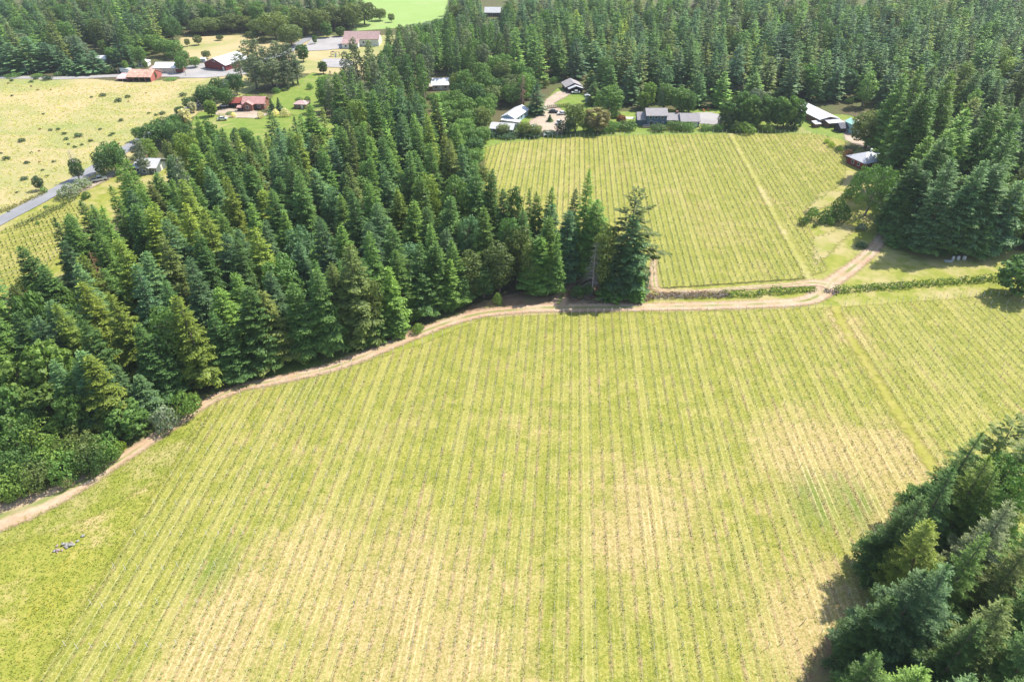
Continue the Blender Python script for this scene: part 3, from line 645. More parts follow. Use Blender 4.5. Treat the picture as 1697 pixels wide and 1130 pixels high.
# upper right block of tall firs beside the track
Z_U = 'tall firs east of the driveway'
T('fir', 'blue', Z_U, (1590,262,425,66), (1655,270,420,66), (1540,285,405,60), (1690,300,425,60), (1625,262,424,56))
T('fir', 'dark', Z_U, (1506,330,405,48), (1525,262,395,58), (1565,225,385,62), (1618,300,424,58), (1672,215,400,62), (1500,372,410,48), (1640,330,425,60), (1565,335,424,66))
T('fir', 'mid', Z_U, (1566,215,370,64), (1545,150,330,60), (1598,180,360,66), (1650,170,350,66), (1535,225,350,60), (1540,160,330,62), (1695,180,370,60), (1505,120,258,50), (1590,120,310,60), (1530,110,290,60))
T('openoak', 'mid', 'yard at the upper right', (1462,268,368,88,'great rounded old oak beside the driveway, upper right'))
T('oak', 'olive', 'yard at the upper right', (1452,185,252,64,'rounded oak between the green shed and the tall firs'), (1478,190,250,52,'oak behind the red-walled house'))
T('bush', 'lush', 'bushes beside the great old oak', (1352,338,364,28), (1376,338,366,32), (1400,330,366,36), (1335,354,373,20), (1365,357,371,16), (1380,356,373,16), (1408,312,330,20), (1396,322,345,22))
T('bush', 'silver', 'bushes beside the great old oak', (1431,368,382,20,'silvery low shrub on the grass left of the driveway'))
T('bush', 'deep', 'bushes beside the great old oak', (1352,369,377,10), (1430,400,410,22))
T('bush', 'rust', 'yard at the upper right', (1410,244,262,20,'small rust-leaved tree in the yard before the red-walled house'))
T('maple', 'dark', 'right frame edge', (1712,425,500,80,'dark leafy tree at the right frame edge by the hedge end'))
# around the blue farmhouse, left to right
Z_H = 'garden of the blue farmhouse'
T('fir', 'deep', 'yard west of the farmhouse', (890,138,192,34,'dark conical conifer in the yard beside the long pale-blue house'))
T('firyoung', 'dark', 'yard west of the farmhouse', (911,190,203,12,'small dark cone tree in the yard beside the parked cars'))
T('oak', 'olive', 'yard west of the farmhouse', (956,170,224,42,'rounded grey-leaved tree in front of the parked cars'), (868,202,228,24,'thin loose tree at the field edge below the long house'), (834,205,226,24,'dark round tree hiding the low outbuilding'), (888,206,228,24,'dark small tree in front of the yard'))
T('maple', 'tan', 'yard west of the farmhouse', (992,178,224,52,'wide tan-flowered tree at the top edge of the upper vineyard'))
T('oaktall', 'lush', Z_H, (1010,140,206,50,'tall leafy light green tree left of the farmhouse lawn'))
T('maple', 'rust', Z_H, (1030,190,210,18,'rust-leaved tree beside the farmhouse lawn'))
T('maple', 'bright', Z_H, (1069,150,184,24,'bright green round tree behind the farmhouse left wing'), (1079,134,180,26,'taller bright green tree behind the farmhouse'))
T('oaktall', 'mid', Z_H, (1105,138,186,32), (1130,145,188,38), (1146,152,188,26))
T('pine', 'grey', Z_H, (1098,143,186,14,'thin grey-green conifer behind the farmhouse roof'))
T('brushy', 'mid', Z_H, (1040,205,220,34), (1120,205,220,34), (1142,206,220,28), (1170,208,219,22), (1090,210,221,30), (1015,205,222,34), (1000,208,223,24), (975,206,224,22), (1193,207,220,18))
T('brushy', 'deep', 'yard west of the farmhouse', (938,204,227,38,'dense deep green shrub at the top of the upper vineyard'), (840,222,232,60,'low dark scrub along the top left of the upper vineyard'), (800,222,234,40), (880,222,231,44), (910,220,229,26))
T('maple', 'lush', 'grove east of the farmhouse', (1216,165,214,40), (1240,150,214,42), (1262,155,214,44), (1285,158,214,40), (1310,155,215,44), (1328,160,214,36), (1298,168,216,30), (1250,175,217,36))
T('oaktall', 'silver', 'grove east of the farmhouse', (1258,145,205,32), (1270,150,206,30))
T('bush', 'bright', 'grove east of the farmhouse', (1240,196,220,40), (1222,204,219,24), (1275,200,219,24))
T('brushy', 'deep', 'grove east of the farmhouse', (1205,190,218,30), (1318,196,218,30))
T('bush', 'vivid', 'garden plot by the green shed', (1372,228,238,12), (1380,232,244,12), (1394,240,250,12))
# left yards and pasture edge
Z_P = 'pasture edge by the road'
T('oak', 'dark', Z_P, (175,233,290,44,'largest dark round oak at the pasture edge by the road'), (160,250,300,34), (118,262,302,24,'oak with a dead grey top at the pasture edge'), (190,245,290,34))
T('bush', 'silver', Z_P, (106,300,326,40,'wide silvery bush on the road verge'), (130,290,312,36))
T('oak', 'deep', Z_P, (58,293,318,18,'small dark pine-like tree alone beside the road'))
T('bush', 'mid', Z_P, (68,306,320,14), (140,315,328,16), (135,318,332,10), (60,365,372,8), (75,340,344,10))
T('oaktall', 'bright', Z_P, (240,228,275,32,'bright green tree beside the grey-roofed house'), (290,224,262,20))
T('oak', 'dark', 'trees along the lane', (245,205,248,44), (265,195,240,40), (283,200,246,38), (300,205,250,40), (325,212,255,38), (225,210,236,20), (283,190,230,30), (395,212,250,36), (345,210,262,30), (312,160,184,26), (296,176,196,20), (340,140,180,40), (360,128,170,36), (370,145,180,28), (330,150,180,28), (290,190,215,30), (385,120,160,30))
T('maple', 'cream', 'trees along the lane', (302,178,212,24,'cream-blossomed tree above the garden lawn'), (316,168,188,16))
T('maple', 'bright', 'trees along the lane', (344,165,195,24,'bright light green tree beside the red-roofed house garden'))
T('bush', 'cream', 'garden of the red-roofed house', (454,178,194,16), (471,176,193,18), (430,182,196,12), (385,184,194,12), (365,184,196,14))
T('firyoung', 'blue', 'garden of the red-roofed house', (448,163,184,14), (459,162,184,14))
T('bush', 'vivid', 'garden of the red-roofed house', (433,154,166,22), (410,155,162,14))
T('bush', 'mid', 'garden of the red-roofed house', (512,136,148,14), (508,158,168,12), (380,184,190,16), (495,160,166,16), (456,142,154,18))
# oak rows and grey pines
T('pine', 'grey', 'pine stand west of the church', (405,66,138,39), (422,64,140,39), (440,78,146,41), (458,66,142,41), (474,72,144,41), (414,90,150,36), (450,96,152,39), (470,100,150,33), (432,100,152,33), (392,88,130,31), (486,92,142,33))
T('pine', 'grey', 'pines below the church', (588,63,160,34), (609,64,158,30), (568,86,172,30), (552,140,198,32), (575,140,200,30), (600,134,198,34), (628,120,190,34), (560,120,186,28), (650,110,185,32), (640,90,170,30), (615,100,175,30), (585,110,182,30), (660,60,150,30), (680,50,140,30), (540,128,196,26), (700,90,150,30), (672,90,165,30), (610,150,205,30), (640,146,204,30))
T('maple', 'lush', 'trees by the church', (498,72,104,24,'lush broadleaf tree beside the church drive'), (538,36,64,22,'bright leafy tree behind the car park'), (563,44,62,20), (520,57,74,9,'small tree on the car park corner'), (533,101,124,18))
T('oak', 'olive', 'oak grove behind the barns', (450,20,70,56), (478,40,80,44), (500,14,62,50), (430,30,60,44), (410,26,52,44), (380,24,56,48), (350,28,58,44), (330,30,60,40), (525,14,60,40), (550,8,52,50), (580,6,50,46), (470,8,50,50), (440,6,40,50), (400,8,42,50), (360,8,42,50), (600,2,44,44), (628,14,36,24), (648,22,38,12), (415,52,70,24), (435,62,72,18), (340,84,99,16,'small round tree on the meadow behind the maroon barn'), (325,58,76,16), (363,58,68,14), (308,64,78,10))
T('oak', 'mid', 'oak grove behind the barns', (225,76,112,28), (265,64,96,32), (285,66,98,30), (250,56,90,34), (210,74,108,26), (300,84,106,24), (320,94,114,20), (296,92,122,22), (282,84,100,24), (232,56,86,34))
T('fir', 'deep', 'farm road verge', (190,56,120,32,'dark fir standing over the farm road, left of the open barn'), (205,70,118,22))
T('oaktall', 'bright', 'farm road verge', (168,66,98,18,'light green tree beside the small lawn'), (205,100,122,12), (238,100,114,10), (255,118,132,6))
T('bush', 'mid', 'farm road verge', (283,128,133,26), (180,108,122,20), (95,118,126,20), (20,120,128,30), (60,121,128,24))
T('fir', 'blue', 'farm road verge', (130,88,124,34), (152,84,122,30), (110,98,124,26), (100,84,120,28), (72,70,120,34), (12,70,124,44), (40,60,122,40))
for s in [(215,128),(20,133,8),(14,137,5),(52,135,9),(79,131,18),(60,130,10),(52,142,5),(63,148,5),(84,148,4),(20,158,6),(152,160,6),(171,158,12),(212,160,10),(213,167,4),(197,167,14),(242,153,4),(303,158,14),(72,188,6),(201,199,10),(247,187,7),(259,190,8),(270,188,12),(66,213,5),(84,215,8),(97,214,9),(107,221,9),(110,230,10),(131,225,16),(166,214,8),(183,224,8),(187,221,8),(150,233,9),(192,230,5),(37,233,14),(114,238,6),(136,239,7),(124,243,8),(197,237,5),(65,249,5),(52,252,6),(2,253,6),(11,263,14),(45,269,10),(66,267,5),(89,267,7),(71,281,7),(41,296,14),(59,292,7),(78,291,7),(28,318,6),(15,350,6),(45,330,5)][1:]:
    g = G(s[0], s[1]+2); R = s[2]*.5*depth_at(*g)/F; plant(g[0], g[1], max(.7, R*1.1), R, 'bush', 'deep' if s[2] > 5 else 'rust', 'pasture')

# open ground that must stay visible: trees filled in below never cover it
OPEN = [[(0,132),(215,140),(300,132),(345,132),(310,170),(280,185),(240,200),(205,240),(160,240),(120,262),(110,300),(0,360)],
        [(0,366),(100,318),(190,285),(200,292),(150,330),(120,342),(60,415),(0,480)], [(222,262),(262,262),(262,286),(222,286)],
        [(0,845),(200,745),(310,690),(380,640),(450,628),(580,600),(700,560),(780,522),(930,500),(1345,462),(1697,440),(1697,680),(1500,900),(1420,1130),(0,1130)],
        [(803,242),(1000,222),(1200,218),(1370,222),(1430,235),(1440,270),(1425,320),(1460,380),(1480,425),(1100,480),(1085,430),(1100,380),(1070,320),(1030,345),(990,330),(965,285),(930,335),(830,315),(803,290)],
        [(628,4),(738,4),(735,28),(700,36),(585,45),(600,34)], [(484,84),(520,64),(560,58),(660,58),(625,78),(600,96),(580,112),(540,116),(500,108)],
        [(178,94),(160,94),(160,104),(178,104)], [(226,95),(400,85),(400,122),(226,124)], [(305,66),(400,62),(370,90),(315,88)], [(135,72),(165,76),(165,94),(150,90)],
        [(372,160),(445,160),(430,200),(560,195),(548,214),(500,200),(440,215),(340,206),(350,190)], [(440,168),(462,150),(526,132),(520,158),(500,184),(450,184)],
        [(714,130),(746,130),(746,150),(714,150)], [(802,14),(832,14),(832,28),(802,28)], [(828,176),(872,176),(880,230),(812,230)],
        [(900,150),(968,128),(972,170),(1000,185),(960,226),(885,226),(870,205)], [(1030,182),(1062,176),(1210,182),(1205,212),(1040,214)],
        [(1336,170),(1392,170),(1436,195),(1434,225),(1340,212)], [(1424,250),(1496,250),(1496,272),(1424,286)], [(505,12),(522,12),(522,24),(505,24)], [(1160,178),(1200,182),(1200,200),(1160,200)]]
OPEN_A = [np.array(p, float) for p in OPEN]
def hides_open(x, y, h, R, slack=0):
    pts = []
    for f_, k in ((1, 0), (.92, 0), (.75, .35), (.75, -.35), (.5, .6), (.5, -.6), (.3, .8), (.3, -.8), (.15, .9), (.15, -.9), (.0, .3), (.0, -.3)):
        pts.append(proj(x+R*k, y, h*f_+.2))
    pts = np.array(pts)
    return any(in_poly(pts, p).any() for p in OPEN_A)
CELL = {}
def near(x, y, d):
    for i in range(int((x-d)//10), int((x+d)//10)+1):
        for j in range(int((y-d)//10), int((y+d)//10)+1):
            for q in CELL.get((i, j), ()):
                if (q[0]-x)**2+(q[1]-y)**2 < ((d+q[2])*.5)**2: return True
    return False
def occupy(x, y, d): CELL.setdefault((int(x//10), int(y//10)), []).append((x, y, d))
for p in PLANTS: occupy(p[0], p[1], min(6.0, p[3]*1.6))
def fill(poly, spacing, kinds, tones, hr, rr, zone, n=20000, world=False, ymax=1e9):
    W = np.array(poly if world else GP(poly)); r = random.Random(len(PLANTS)); x0, y0 = W.min(0); x1, y1 = W.max(0); y1 = min(y1, ymax)
    n = int(min(n, (x1-x0)*(y1-y0)/(spacing**2)*5))
    Q = np.array([(r.uniform(x0, x1), r.uniform(y0, y1)) for _ in range(n)]); Q = Q[in_poly(Q, W)]
    for x, y in Q:
        px, py = proj(x, y, 0)
        if px < -90 or px > 1790 or proj(x, y, hr[1])[1] > 1140: continue
        sp = spacing*r.uniform(.85, 1.15)
        if near(x, y, sp): continue
        k = r.choices([a for a, _ in kinds], [b for _, b in kinds])[0]; h = r.uniform(*hr); R = r.uniform(*rr)
        if k in ('oak', 'maple', 'brushy'): h *= .62; R *= 1.15
        if k == 'oaktall': h *= .8
        if k == 'pine': h *= .92
        ok = False
        for tr in range(3):
            if not hides_open(x, y, h, R): ok = True; break
            h *= .8; R *= .88
        if not ok: continue
        t = r.choices([a for a, _ in tones], [b for _, b in tones])[0]
        plant(x, y, h, R, k, t, zone); occupy(x, y, sp)
CW = [(190,690),(270,680),(370,630),(440,612),(520,590),(600,572),(690,545),(770,508),(860,493),(915,478),(925,455),(880,445),(840,430),(815,410),(797,385),(780,340),(768,300),(745,262),(700,248),(640,235),(560,232),(480,240),(420,262),(370,285),(330,300),(290,320),(250,360),(200,400),(150,450),(105,485),(50,505),(-10,520),(-70,545),(-80,700),(120,720)]
fill(CW, 6.7, [('fir', 9), ('oaktall', 1.0)], [('dark', 3), ('mid', 4), ('blue', 2.5), ('olive', 1.2), ('yellow', 1.2)], (17, 27), (3.9, 5.3), 'central wood')
fill([(330,262),(420,235),(560,205),(640,205),(740,240),(700,252),(560,238),(420,268),(340,300)], 6.5, [('fir', 5), ('oaktall', 2)], [('mid', 3), ('dark', 2)], (18, 26), (4.0, 5.0), 'rear of the central wood')
fill([(520,195),(640,198),(725,165),(800,135),(850,110),(840,90),(760,85),(660,75),(640,100),(600,125),(560,150)], 7.5, [('fir', 4), ('pine', 3), ('oaktall', 1)], [('mid', 3), ('dark', 2), ('grey', 2)], (22, 28), (3.8, 4.8), 'wood below the church')
fill([(715,180),(735,240),(760,300),(790,330),(800,270),(815,225),(830,200),(870,170),(885,150),(835,130),(780,150)], 7.2, [('oaktall', 5), ('oak', 2)], [('mid', 4), ('olive', 2), ('dark', 2)], (13, 20), (4.2, 5.4), 'oak hill')
RW = [(640,105),(700,120),(800,120),(850,120),(890,150),(905,142),(935,125),(960,150),(975,175),(1025,178),(1060,172),(1100,178),(1200,178),(1340,172),(1400,178),(1450,180),(1500,195),(1530,240),(1545,300),(1535,360),(1510,400),(1560,418),(1690,415),(1900,430),(2100,0),(2000,-30),(640,-30),(560,20),(600,50)]
fill(RW, 8.6, [('fir', 11), ('oaktall', 1.5), ('maple', .8), ('pine', .5)], [('dark', 2), ('mid', 5), ('blue', 3), ('olive', 2), ('yellow', .5), ('grey', .8), ('lush', 1)], (15, 28), (5.0, 7.2), 'upper right wood', ymax=600)
UN = [('bush', 3), ('brushy', 2), ('firyoung', 1)]
fill([(600,205),(720,170),(880,155),(905,148),(935,128),(965,140),(985,165),(1030,172),(1340,168),(1420,180),(1500,196),(1500,170),(1340,150),(1030,150),(960,118),(900,125),(700,150)], 5.2, UN, [('mid', 3), ('lush', 2), ('olive', 1)], (3, 7), (2.2, 3.6), 'undergrowth of the upper right wood')
fill([(880,205),(905,185),(925,160),(985,170),(1030,190),(1030,205),(960,215),(960,195),(935,185)], 7, [('bush', 3), ('oak', 1)], [('olive', 2), ('lush', 1)], (2, 6), (1.6, 3.0), 'yard west of the farmhouse')
fill([(1430,215),(1450,190),(1500,200),(1525,260),(1530,330),(1500,300),(1480,245)], 5.5, UN, [('mid', 2), ('olive', 2)], (3, 7), (2.0, 3.4), 'undergrowth by the red-walled house')
fill([(215,690),(300,655),(400,620),(480,600),(560,578),(690,546),(800,502),(900,484),(880,470),(760,500),(600,560),(420,602),(300,640),(200,680)], 4.6, UN, [('lush', 3), ('mid', 2), ('bright', 1)], (2, 6), (1.6, 3.0), 'undergrowth of the central wood')
LW = [(-400,124),(130,123),(190,112),(230,100),(250,92),(300,60),(400,50),(480,60),(600,40),(620,20),(740,10),(742,30),(760,60),(640,60),(640,-30),(-400,-40)]
fill(LW, 8.6, [('fir', 7), ('pine', 2), ('oaktall', 3), ('oak', 1)], [('mid', 5), ('dark', 2), ('grey', 2), ('blue', 2), ('olive', 1)], (14, 26), (5.0, 7.2), 'upper left wood', ymax=600)
# ------------------------------------------------------------------ set the plants out
def seen(p):
    x, y, h, R = p[:4]; px, py = proj(x, y, h*.5); a, b = proj(x, y, h), proj(x, y, 0)
    pr = R*F/depth_at(x, y, h*.4)
    return px > -pr*.9 and px < 1697+pr*.9 and a[1] < 1128 and b[1] > 0
PLANTS = [p for p in PLANTS if p[1] > 15]
vis = [p for p in PLANTS if seen(p)]
def size_of(p): return -(p[3]*p[2])/depth_at(p[0], p[1], p[2]*.5)**2
firs = sorted([p for p in vis if p[4] in ('fir', 'firnear', 'firopen')], key=size_of)
broad = sorted([p for p in vis if p[4] in ('oak', 'oaktall', 'maple', 'pine', 'broadnear')], key=lambda p: (p[7] is None and p[6] in ('upper right wood', 'upper left wood'), size_of(p)))
own = set(map(id, firs[:298])); cnt = {}
for p in broad:
    k = KNAME[p[4]]; cnt[k] = cnt.get(k, 0)+1
    if cnt[k] <= 150: own.add(id(p))
own |= set(id(p) for p in vis if p[4] in ('bush', 'brushy', 'firyoung', 'openoak'))
print('plants', len(PLANTS), 'visible', len(vis), 'own', len(own), 'firs', len(firs))
ORD = ['', '2nd', '3rd']+['%dth' % i for i in range(4, 21)]+['21st', '22nd', '23rd']+['%dth' % i for i in range(24, 31)]+['31st', '32nd', '33rd']+['%dth' % i for i in range(34, 41)]+['41st', '42nd', '43rd']+['%dth' % i for i in range(44, 51)]+['51st', '52nd', '53rd']+['%dth' % i for i in range(54, 61)]
def ordinal(i, n, end='left'):
    if n == 1: return 'only'
    if i == 0: return 'leftmost'
    if i == n-1: return 'rightmost'
    return ORD[i]+' from left' if i < len(ORD) else '%dth from left' % (i+1)
def rank_name(zone, p):
    """front, middle or rear rank of the large woods, from how far the tree stands"""
    return None
by = {}
for p in vis:
    if id(p) in own and p[7] is None: by.setdefault((p[6], KWORD[p[4]], TONE[p[5]][1]), []).append(p)
BIG = ('central wood', 'upper right wood', 'upper left wood', 'rear of the central wood', 'wood below the church', 'oak hill')
for (zone, kw, tw), L in by.items():
    if len(L) > 9:          # split by rank so that a tree can be counted out
        L.sort(key=lambda p: proj(p[0], p[1], p[2])[1])
        nr = max(2, round(len(L)/8)); names = {2: ['rear rank', 'front rank'], 3: ['rear rank', 'middle rank', 'front rank']}.get(nr) or [('%s rank' % (['rearmost']+['2nd', '3rd']+['%dth' % i for i in range(4, 40)])[i]) for i in range(nr-1)]+['foremost rank']
        ranks = [list(a) for a in np.array_split(np.arange(len(L)), nr)]
        for nm, idx in zip(names, ranks):
            q = sorted([L[i] for i in idx], key=lambda p: proj(p[0], p[1], p[2])[0])
            for i, p in enumerate(q): p[7] = '%s %s, %s in the %s, %s' % (tw, kw, ordinal(i, len(q)), nm, zone)
    else:
        L.sort(key=lambda p: proj(p[0], p[1], p[2])[0])
        for i, p in enumerate(L): p[7] = ('%s %s, %s of its colour, %s' % (tw, kw, ordinal(i, len(L)), zone)) if len(L) > 1 else '%s %s, the only one so coloured, %s' % (tw, kw, zone)
prng = random.Random(5)
def put(p):
    x, y, h, R, kind, tone, zone, label = p
    if kind == 'fir' and depth_at(x, y, 10) > 330: kind = 'firfar'
    c, t, h0, R0 = variant(kind, prng.randrange(NVAR[kind])); R = R*.95 if kind == 'firnear' else R
    e = bpy.data.objects.new(KNAME[kind], None); COL.objects.link(e); e.empty_display_size = .5
    e.location = (x, y, 0); e.rotation_euler = (radians(prng.uniform(-3.5, 3.5)), radians(prng.uniform(-3.5, 3.5)), prng.uniform(0, 2*pi)); s = R/R0; e.scale = (s, s, h/h0)
    tag(e, label, CAT[kind], KWORD[kind].replace('bush', 'bushe')+'s of the '+zone if not zone.startswith('bushes') else zone)
    col = TONE[tone][0]; k = prng.uniform(.78, 1.32)*(.85 if kind == 'firnear' else 1)
    a = link('crown' if CAT[kind] == 'tree' else 'foliage', c, e); a['tint'] = [v*k for v in col]
    link('trunk' if CAT[kind] == 'tree' else 'stem', t, e)
for p in vis:
    if id(p) in own: put(p)
# the countless rest of the far woods: one object, points that carry whole trees
rest = [p for p in PLANTS if id(p) not in own and (id(p) in set(map(id, vis)) or p[4] in ('fir', 'pine', 'oaktall'))]
kinds_rest = [('firfar', 0), ('firfar', 1), ('firfar', 2), ('firfar', 3), ('firfar', 4), ('firfar', 5), ('oaktall', 0), ('oaktall', 1), ('pine', 0), ('pine', 1), ('oak', 0), ('maple', 0)]
far = bpy.data.meshes.new('far_woods'); far.vertices.add(len(rest)); co = []; vi = []; rot = []; sc = []; tn = []
for p in rest:
    x, y, h, R, kind, tone = p[:6]; kk = 'firfar' if kind.startswith('fir') else kind if kind != 'brushy' and kind != 'bush' else 'oak'
    ch = [i for i, (a, b) in enumerate(kinds_rest) if a == kk]; i = prng.choice(ch); c, t, h0, R0 = variant(*kinds_rest[i])
    co += [x, y, 0]; vi.append(i); rot.append(prng.uniform(0, 2*pi)); sc += [R/R0, R/R0, h/h0]; k = prng.uniform(.8, 1.65); tn += [v*k for v in TONE[tone][0]]
far.vertices.foreach_set('co', co)
for nm, ty, da, key in (('variant', 'INT', vi, 'value'), ('turn', 'FLOAT', rot, 'value'), ('size', 'FLOAT_VECTOR', sc, 'vector'), ('tint', 'FLOAT_VECTOR', tn, 'vector')):
    at = far.attributes.new(nm, ty, 'POINT'); at.data.foreach_set(key, da)
faro = tag(link('far_woods', far), 'dense far conifer woods closing off the top of the view', 'forest', kind='stuff')
ng = bpy.data.node_groups.new('stand_of_trees', 'GeometryNodeTree')
ng.interface.new_socket('Geometry', in_out='INPUT', socket_type='NodeSocketGeometry'); ng.interface.new_socket('Geometry', in_out='OUTPUT', socket_type='NodeSocketGeometry')
gi = ng.nodes.new('NodeGroupInput'); go = ng.nodes.new('NodeGroupOutput'); jn = ng.nodes.new('GeometryNodeJoinGeometry')
def named(nm, ty):
    x = ng.nodes.new('GeometryNodeInputNamedAttribute'); x.data_type = ty; x.inputs['Name'].default_value = nm
    return [o for o in x.outputs if o.enabled and o.name == 'Attribute'][0]
crowns = {}
for o in COL.objects:
    if o.type == 'MESH' and o.name.split('.')[0] in ('crown', 'trunk'): crowns.setdefault(o.data.name, o)
for i, kk in enumerate(kinds_rest):
    if i not in vi: continue
    c, t, h0, R0 = variant(*kk); j2 = ng.nodes.new('GeometryNodeJoinGeometry')
    for me_ in (c, t):
        src = crowns.get(me_.name)
        if src is None: src = crowns[me_.name] = bpy.data.objects.new('crown_form', me_)
        oi = ng.nodes.new('GeometryNodeObjectInfo'); oi.transform_space = 'ORIGINAL'; oi.inputs['Object'].default_value = src
        ng.links.new(oi.outputs['Geometry'], j2.inputs[0])
    cmp = ng.nodes.new('FunctionNodeCompare'); cmp.data_type = 'INT'; cmp.operation = 'EQUAL'
    ii = [s_ for s_ in cmp.inputs if s_.enabled]; ng.links.new(named('variant', 'INT'), ii[0]); ii[1].default_value = i
    ip = ng.nodes.new('GeometryNodeInstanceOnPoints'); ng.links.new(gi.outputs[0], ip.inputs['Points']); ng.links.new(cmp.outputs[0], ip.inputs['Selection'])
    ng.links.new(j2.outputs[0], ip.inputs['Instance']); cx = ng.nodes.new('ShaderNodeCombineXYZ'); ng.links.new(named('turn', 'FLOAT'), cx.inputs[2])
    ng.links.new(cx.outputs[0], ip.inputs['Rotation']); ng.links.new(named('size', 'FLOAT_VECTOR'), ip.inputs['Scale']); ng.links.new(ip.outputs[0], jn.inputs[0])
ng.links.new(jn.outputs[0], go.inputs[0]); md = faro.modifiers.new('trees', 'NODES'); md.node_group = ng

# ------------------------------------------------------------------ vine rows
vmat_post = mat_plain('weathered_post', (.66,.62,.56), .9, .2, 4)
def row_mesh(name, pts, s, seed, dens=9, size=.16, wid=.24, hgt=(.25, 1.05), r_gap=.08):
    """pts (n,2): where the vines stand, s: vigour per vine"""
    r = np.random.default_rng(seed); C = []; T_ = []; Rn = []
    keep = r.random(len(pts)) > r_gap; pts = pts[keep]; s = s[keep]; n = len(pts)*dens
    b = np.repeat(pts, dens, 0); k = np.repeat(s, dens)
    z = r.uniform(hgt[0], hgt[1], n)*(.6+.4*k); o = r.normal(0, wid, (n, 2))*(.55+.5*k)[:, None]; o[:, 1] *= 1.25
    C = np.c_[b+o*(.5+.5*(z/hgt[1]))[:, None], z]
    d = r.normal(size=(n, 3))+np.array([0, 0, .8]); d /= np.linalg.norm(d, axis=1)[:, None]
    h = r.normal(size=(n, 3)); U = np.cross(d, h); U /= np.linalg.norm(U, axis=1)[:, None]; V = np.cross(d, U)
    q = (size*r.uniform(.6, 1.4, n)*(.7+.4*k))[:, None]; P, Fc = quads(C, U*q, V*q*.8)
    return new_mesh(name, P, Fc, {'tip': np.repeat(np.clip(z/hgt[1], 0, 1)*r.uniform(.4, 1, n), 4), 'rnd': np.repeat(r.random(n), 4)}, [VINELEAF])
post_me = None
def post_mesh():
    global post_me
    if post_me is None:
        m = MB(); m.tube([(0, 0, -.1), (0, .1, 1.0), (0, .2, 1.85)], [.06, .055, .05], 6); post_me = m.mesh('end_post', vmat_post, smooth=True)
    return post_me
def trellis(name, x, y0, y1, fx, every=7.2):
    m = MB(); yy = np.arange(y0+every, y1-2, every)
    for y in yy:
        cx = fx(y); m.poly([(cx-.03, y-.03, 0), (cx+.03, y-.03, 0), (cx+.03, y+.03, 0), (cx-.03, y+.03, 0), (cx-.03, y-.03, 1.6), (cx+.03, y-.03, 1.6), (cx+.03, y+.03, 1.6), (cx-.03, y+.03, 1.6)], [(0,1,5,4),(1,2,6,5),(2,3,7,6),(3,0,4,7),(4,5,6,7)])
    seg = list(np.linspace(y0, y1, max(2, int((y1-y0)/12))))
    m.tube([(fx(y), y, .85) for y in seg], [.006]*len(seg), 3, cap=False)
    return m.mesh(name, vmat_post)
LANE_L = np.array([G(*p[:2]) for p in lane]); LANE_U = np.array([G(1210,222), G(1343,466)])
def near_line(P, L, w):
    d = np.full(len(P), 1e9)
    for a, b in zip(L[:-1], L[1:]): d = np.minimum(d, seg_dist(P, a, b)[0])
    return d < w
bareL = blobs([(1360,1090,7,1.),(1393,530,2.2,1.),(1470,900,3,.8)]); vigL = blobs([(560,640,25,.5),(1560,560,30,.5),(1250,560,20,.4),(330,800,15,.4),(1500,700,20,.2)])
def vine_field(fn, ks, poly, what, spots, step, seed, tintbase, dens, size, wid, lane_=None, hgt=(.2, 1.0), vig=None, bare=None, skip=1, gap=.1, posts=True):
    poly = np.array(poly); y0, y1 = poly[:, 1].min(), poly[:, 1].max(); made = []
    for k in ks:
        r = np.random.default_rng(seed+k); yy = np.arange(y0, y1, step)+r.uniform(0, step); yy = yy[yy > 40]
        P = np.c_[[fn(np.array(float(k)), y) for y in yy], yy]; m = sdf(P, poly) > .5
        px = np.array([proj(a, b, .5) for a, b in P]) if len(P) else np.zeros((0, 2)); m &= (px[:, 0] > -25) & (px[:, 0] < 1722) & (px[:, 1] < 1150)
        if lane_ is not None: m &= ~near_line(P, lane_, 1.0)
        if m.sum() < 5: continue
        P = P[m]; cut = np.where(np.diff(P[:, 1]) > step*4)[0]; 
        g = np.clip(.45+.35*r.random()+(vig(P) if vig else 0)+r.normal(0, .22, len(P)), .1, 1.3)
        if bare is not None: mm = r.random(len(P)) > bare(P); P = P[mm]; g = g[mm]
        if len(P) < 5: continue
        made.append((k, P, g))
    return made
def build_rows(made, fn, labelf, group, seed, tint, dens, size, wid, hgt, gap, far_only_post=False):
    n = len(made)
    for i, (k, P, g) in enumerate(made):
        e = bpy.data.objects.new('vine_row', None); COL.objects.link(e); x0, y0 = P[0]; e.location = (x0, y0, 0); tag(e, labelf(i, n), 'vine row', group)
        rr = random.Random(seed*7+k); tt = [v*rr.uniform(.85, 1.15) for v in tint]
        me = row_mesh('vines', P-np.array([x0, y0]), g, seed+k, dens, size, wid, hgt, gap); o = link('vines', me, e); o['tint'] = tt; tag(o, kind=None)
        gaps = np.diff(P[:, 1]); fx = lambda y: float(np.interp(y, P[:, 1]-y0, P[:, 0]-x0))
        if np.max(gaps) < 12: link('trellis', trellis('trellis', 0, 0, P[-1, 1]-y0, fx), e)
        dirx = (P[-1]-P[0])/np.linalg.norm(P[-1]-P[0])
        a = link('end_post', post_mesh(), e, (P[-1, 0]-x0+dirx[0]*.8, P[-1, 1]-y0+dirx[1]*.8, 0))
        if y0 > 62: link('end_post', post_mesh(), e, (-dirx[0]*.8, -dirx[1]*.8, 0), pi)
def cardinal(i): return ORD[i].split(' ')[0] if 0 < i < len(ORD) else ('1st' if i == 0 else '%dth' % (i+1))
def lab_low(i, n):
    if i == 0: return 'leftmost vine row of the lower vineyard, bordering the flowery grass bank'
    if i == n-1: return 'rightmost vine row in view in the lower vineyard'
    return 'low young vine row in the big lower vineyard, %s row counting from its left edge' % cardinal(i)
made = vine_field(row_x_lower, range(0, 104), LOW, None, None, .85, 500, None, 0, 0, 0, LANE_L, vig=vigL, bare=bareL)
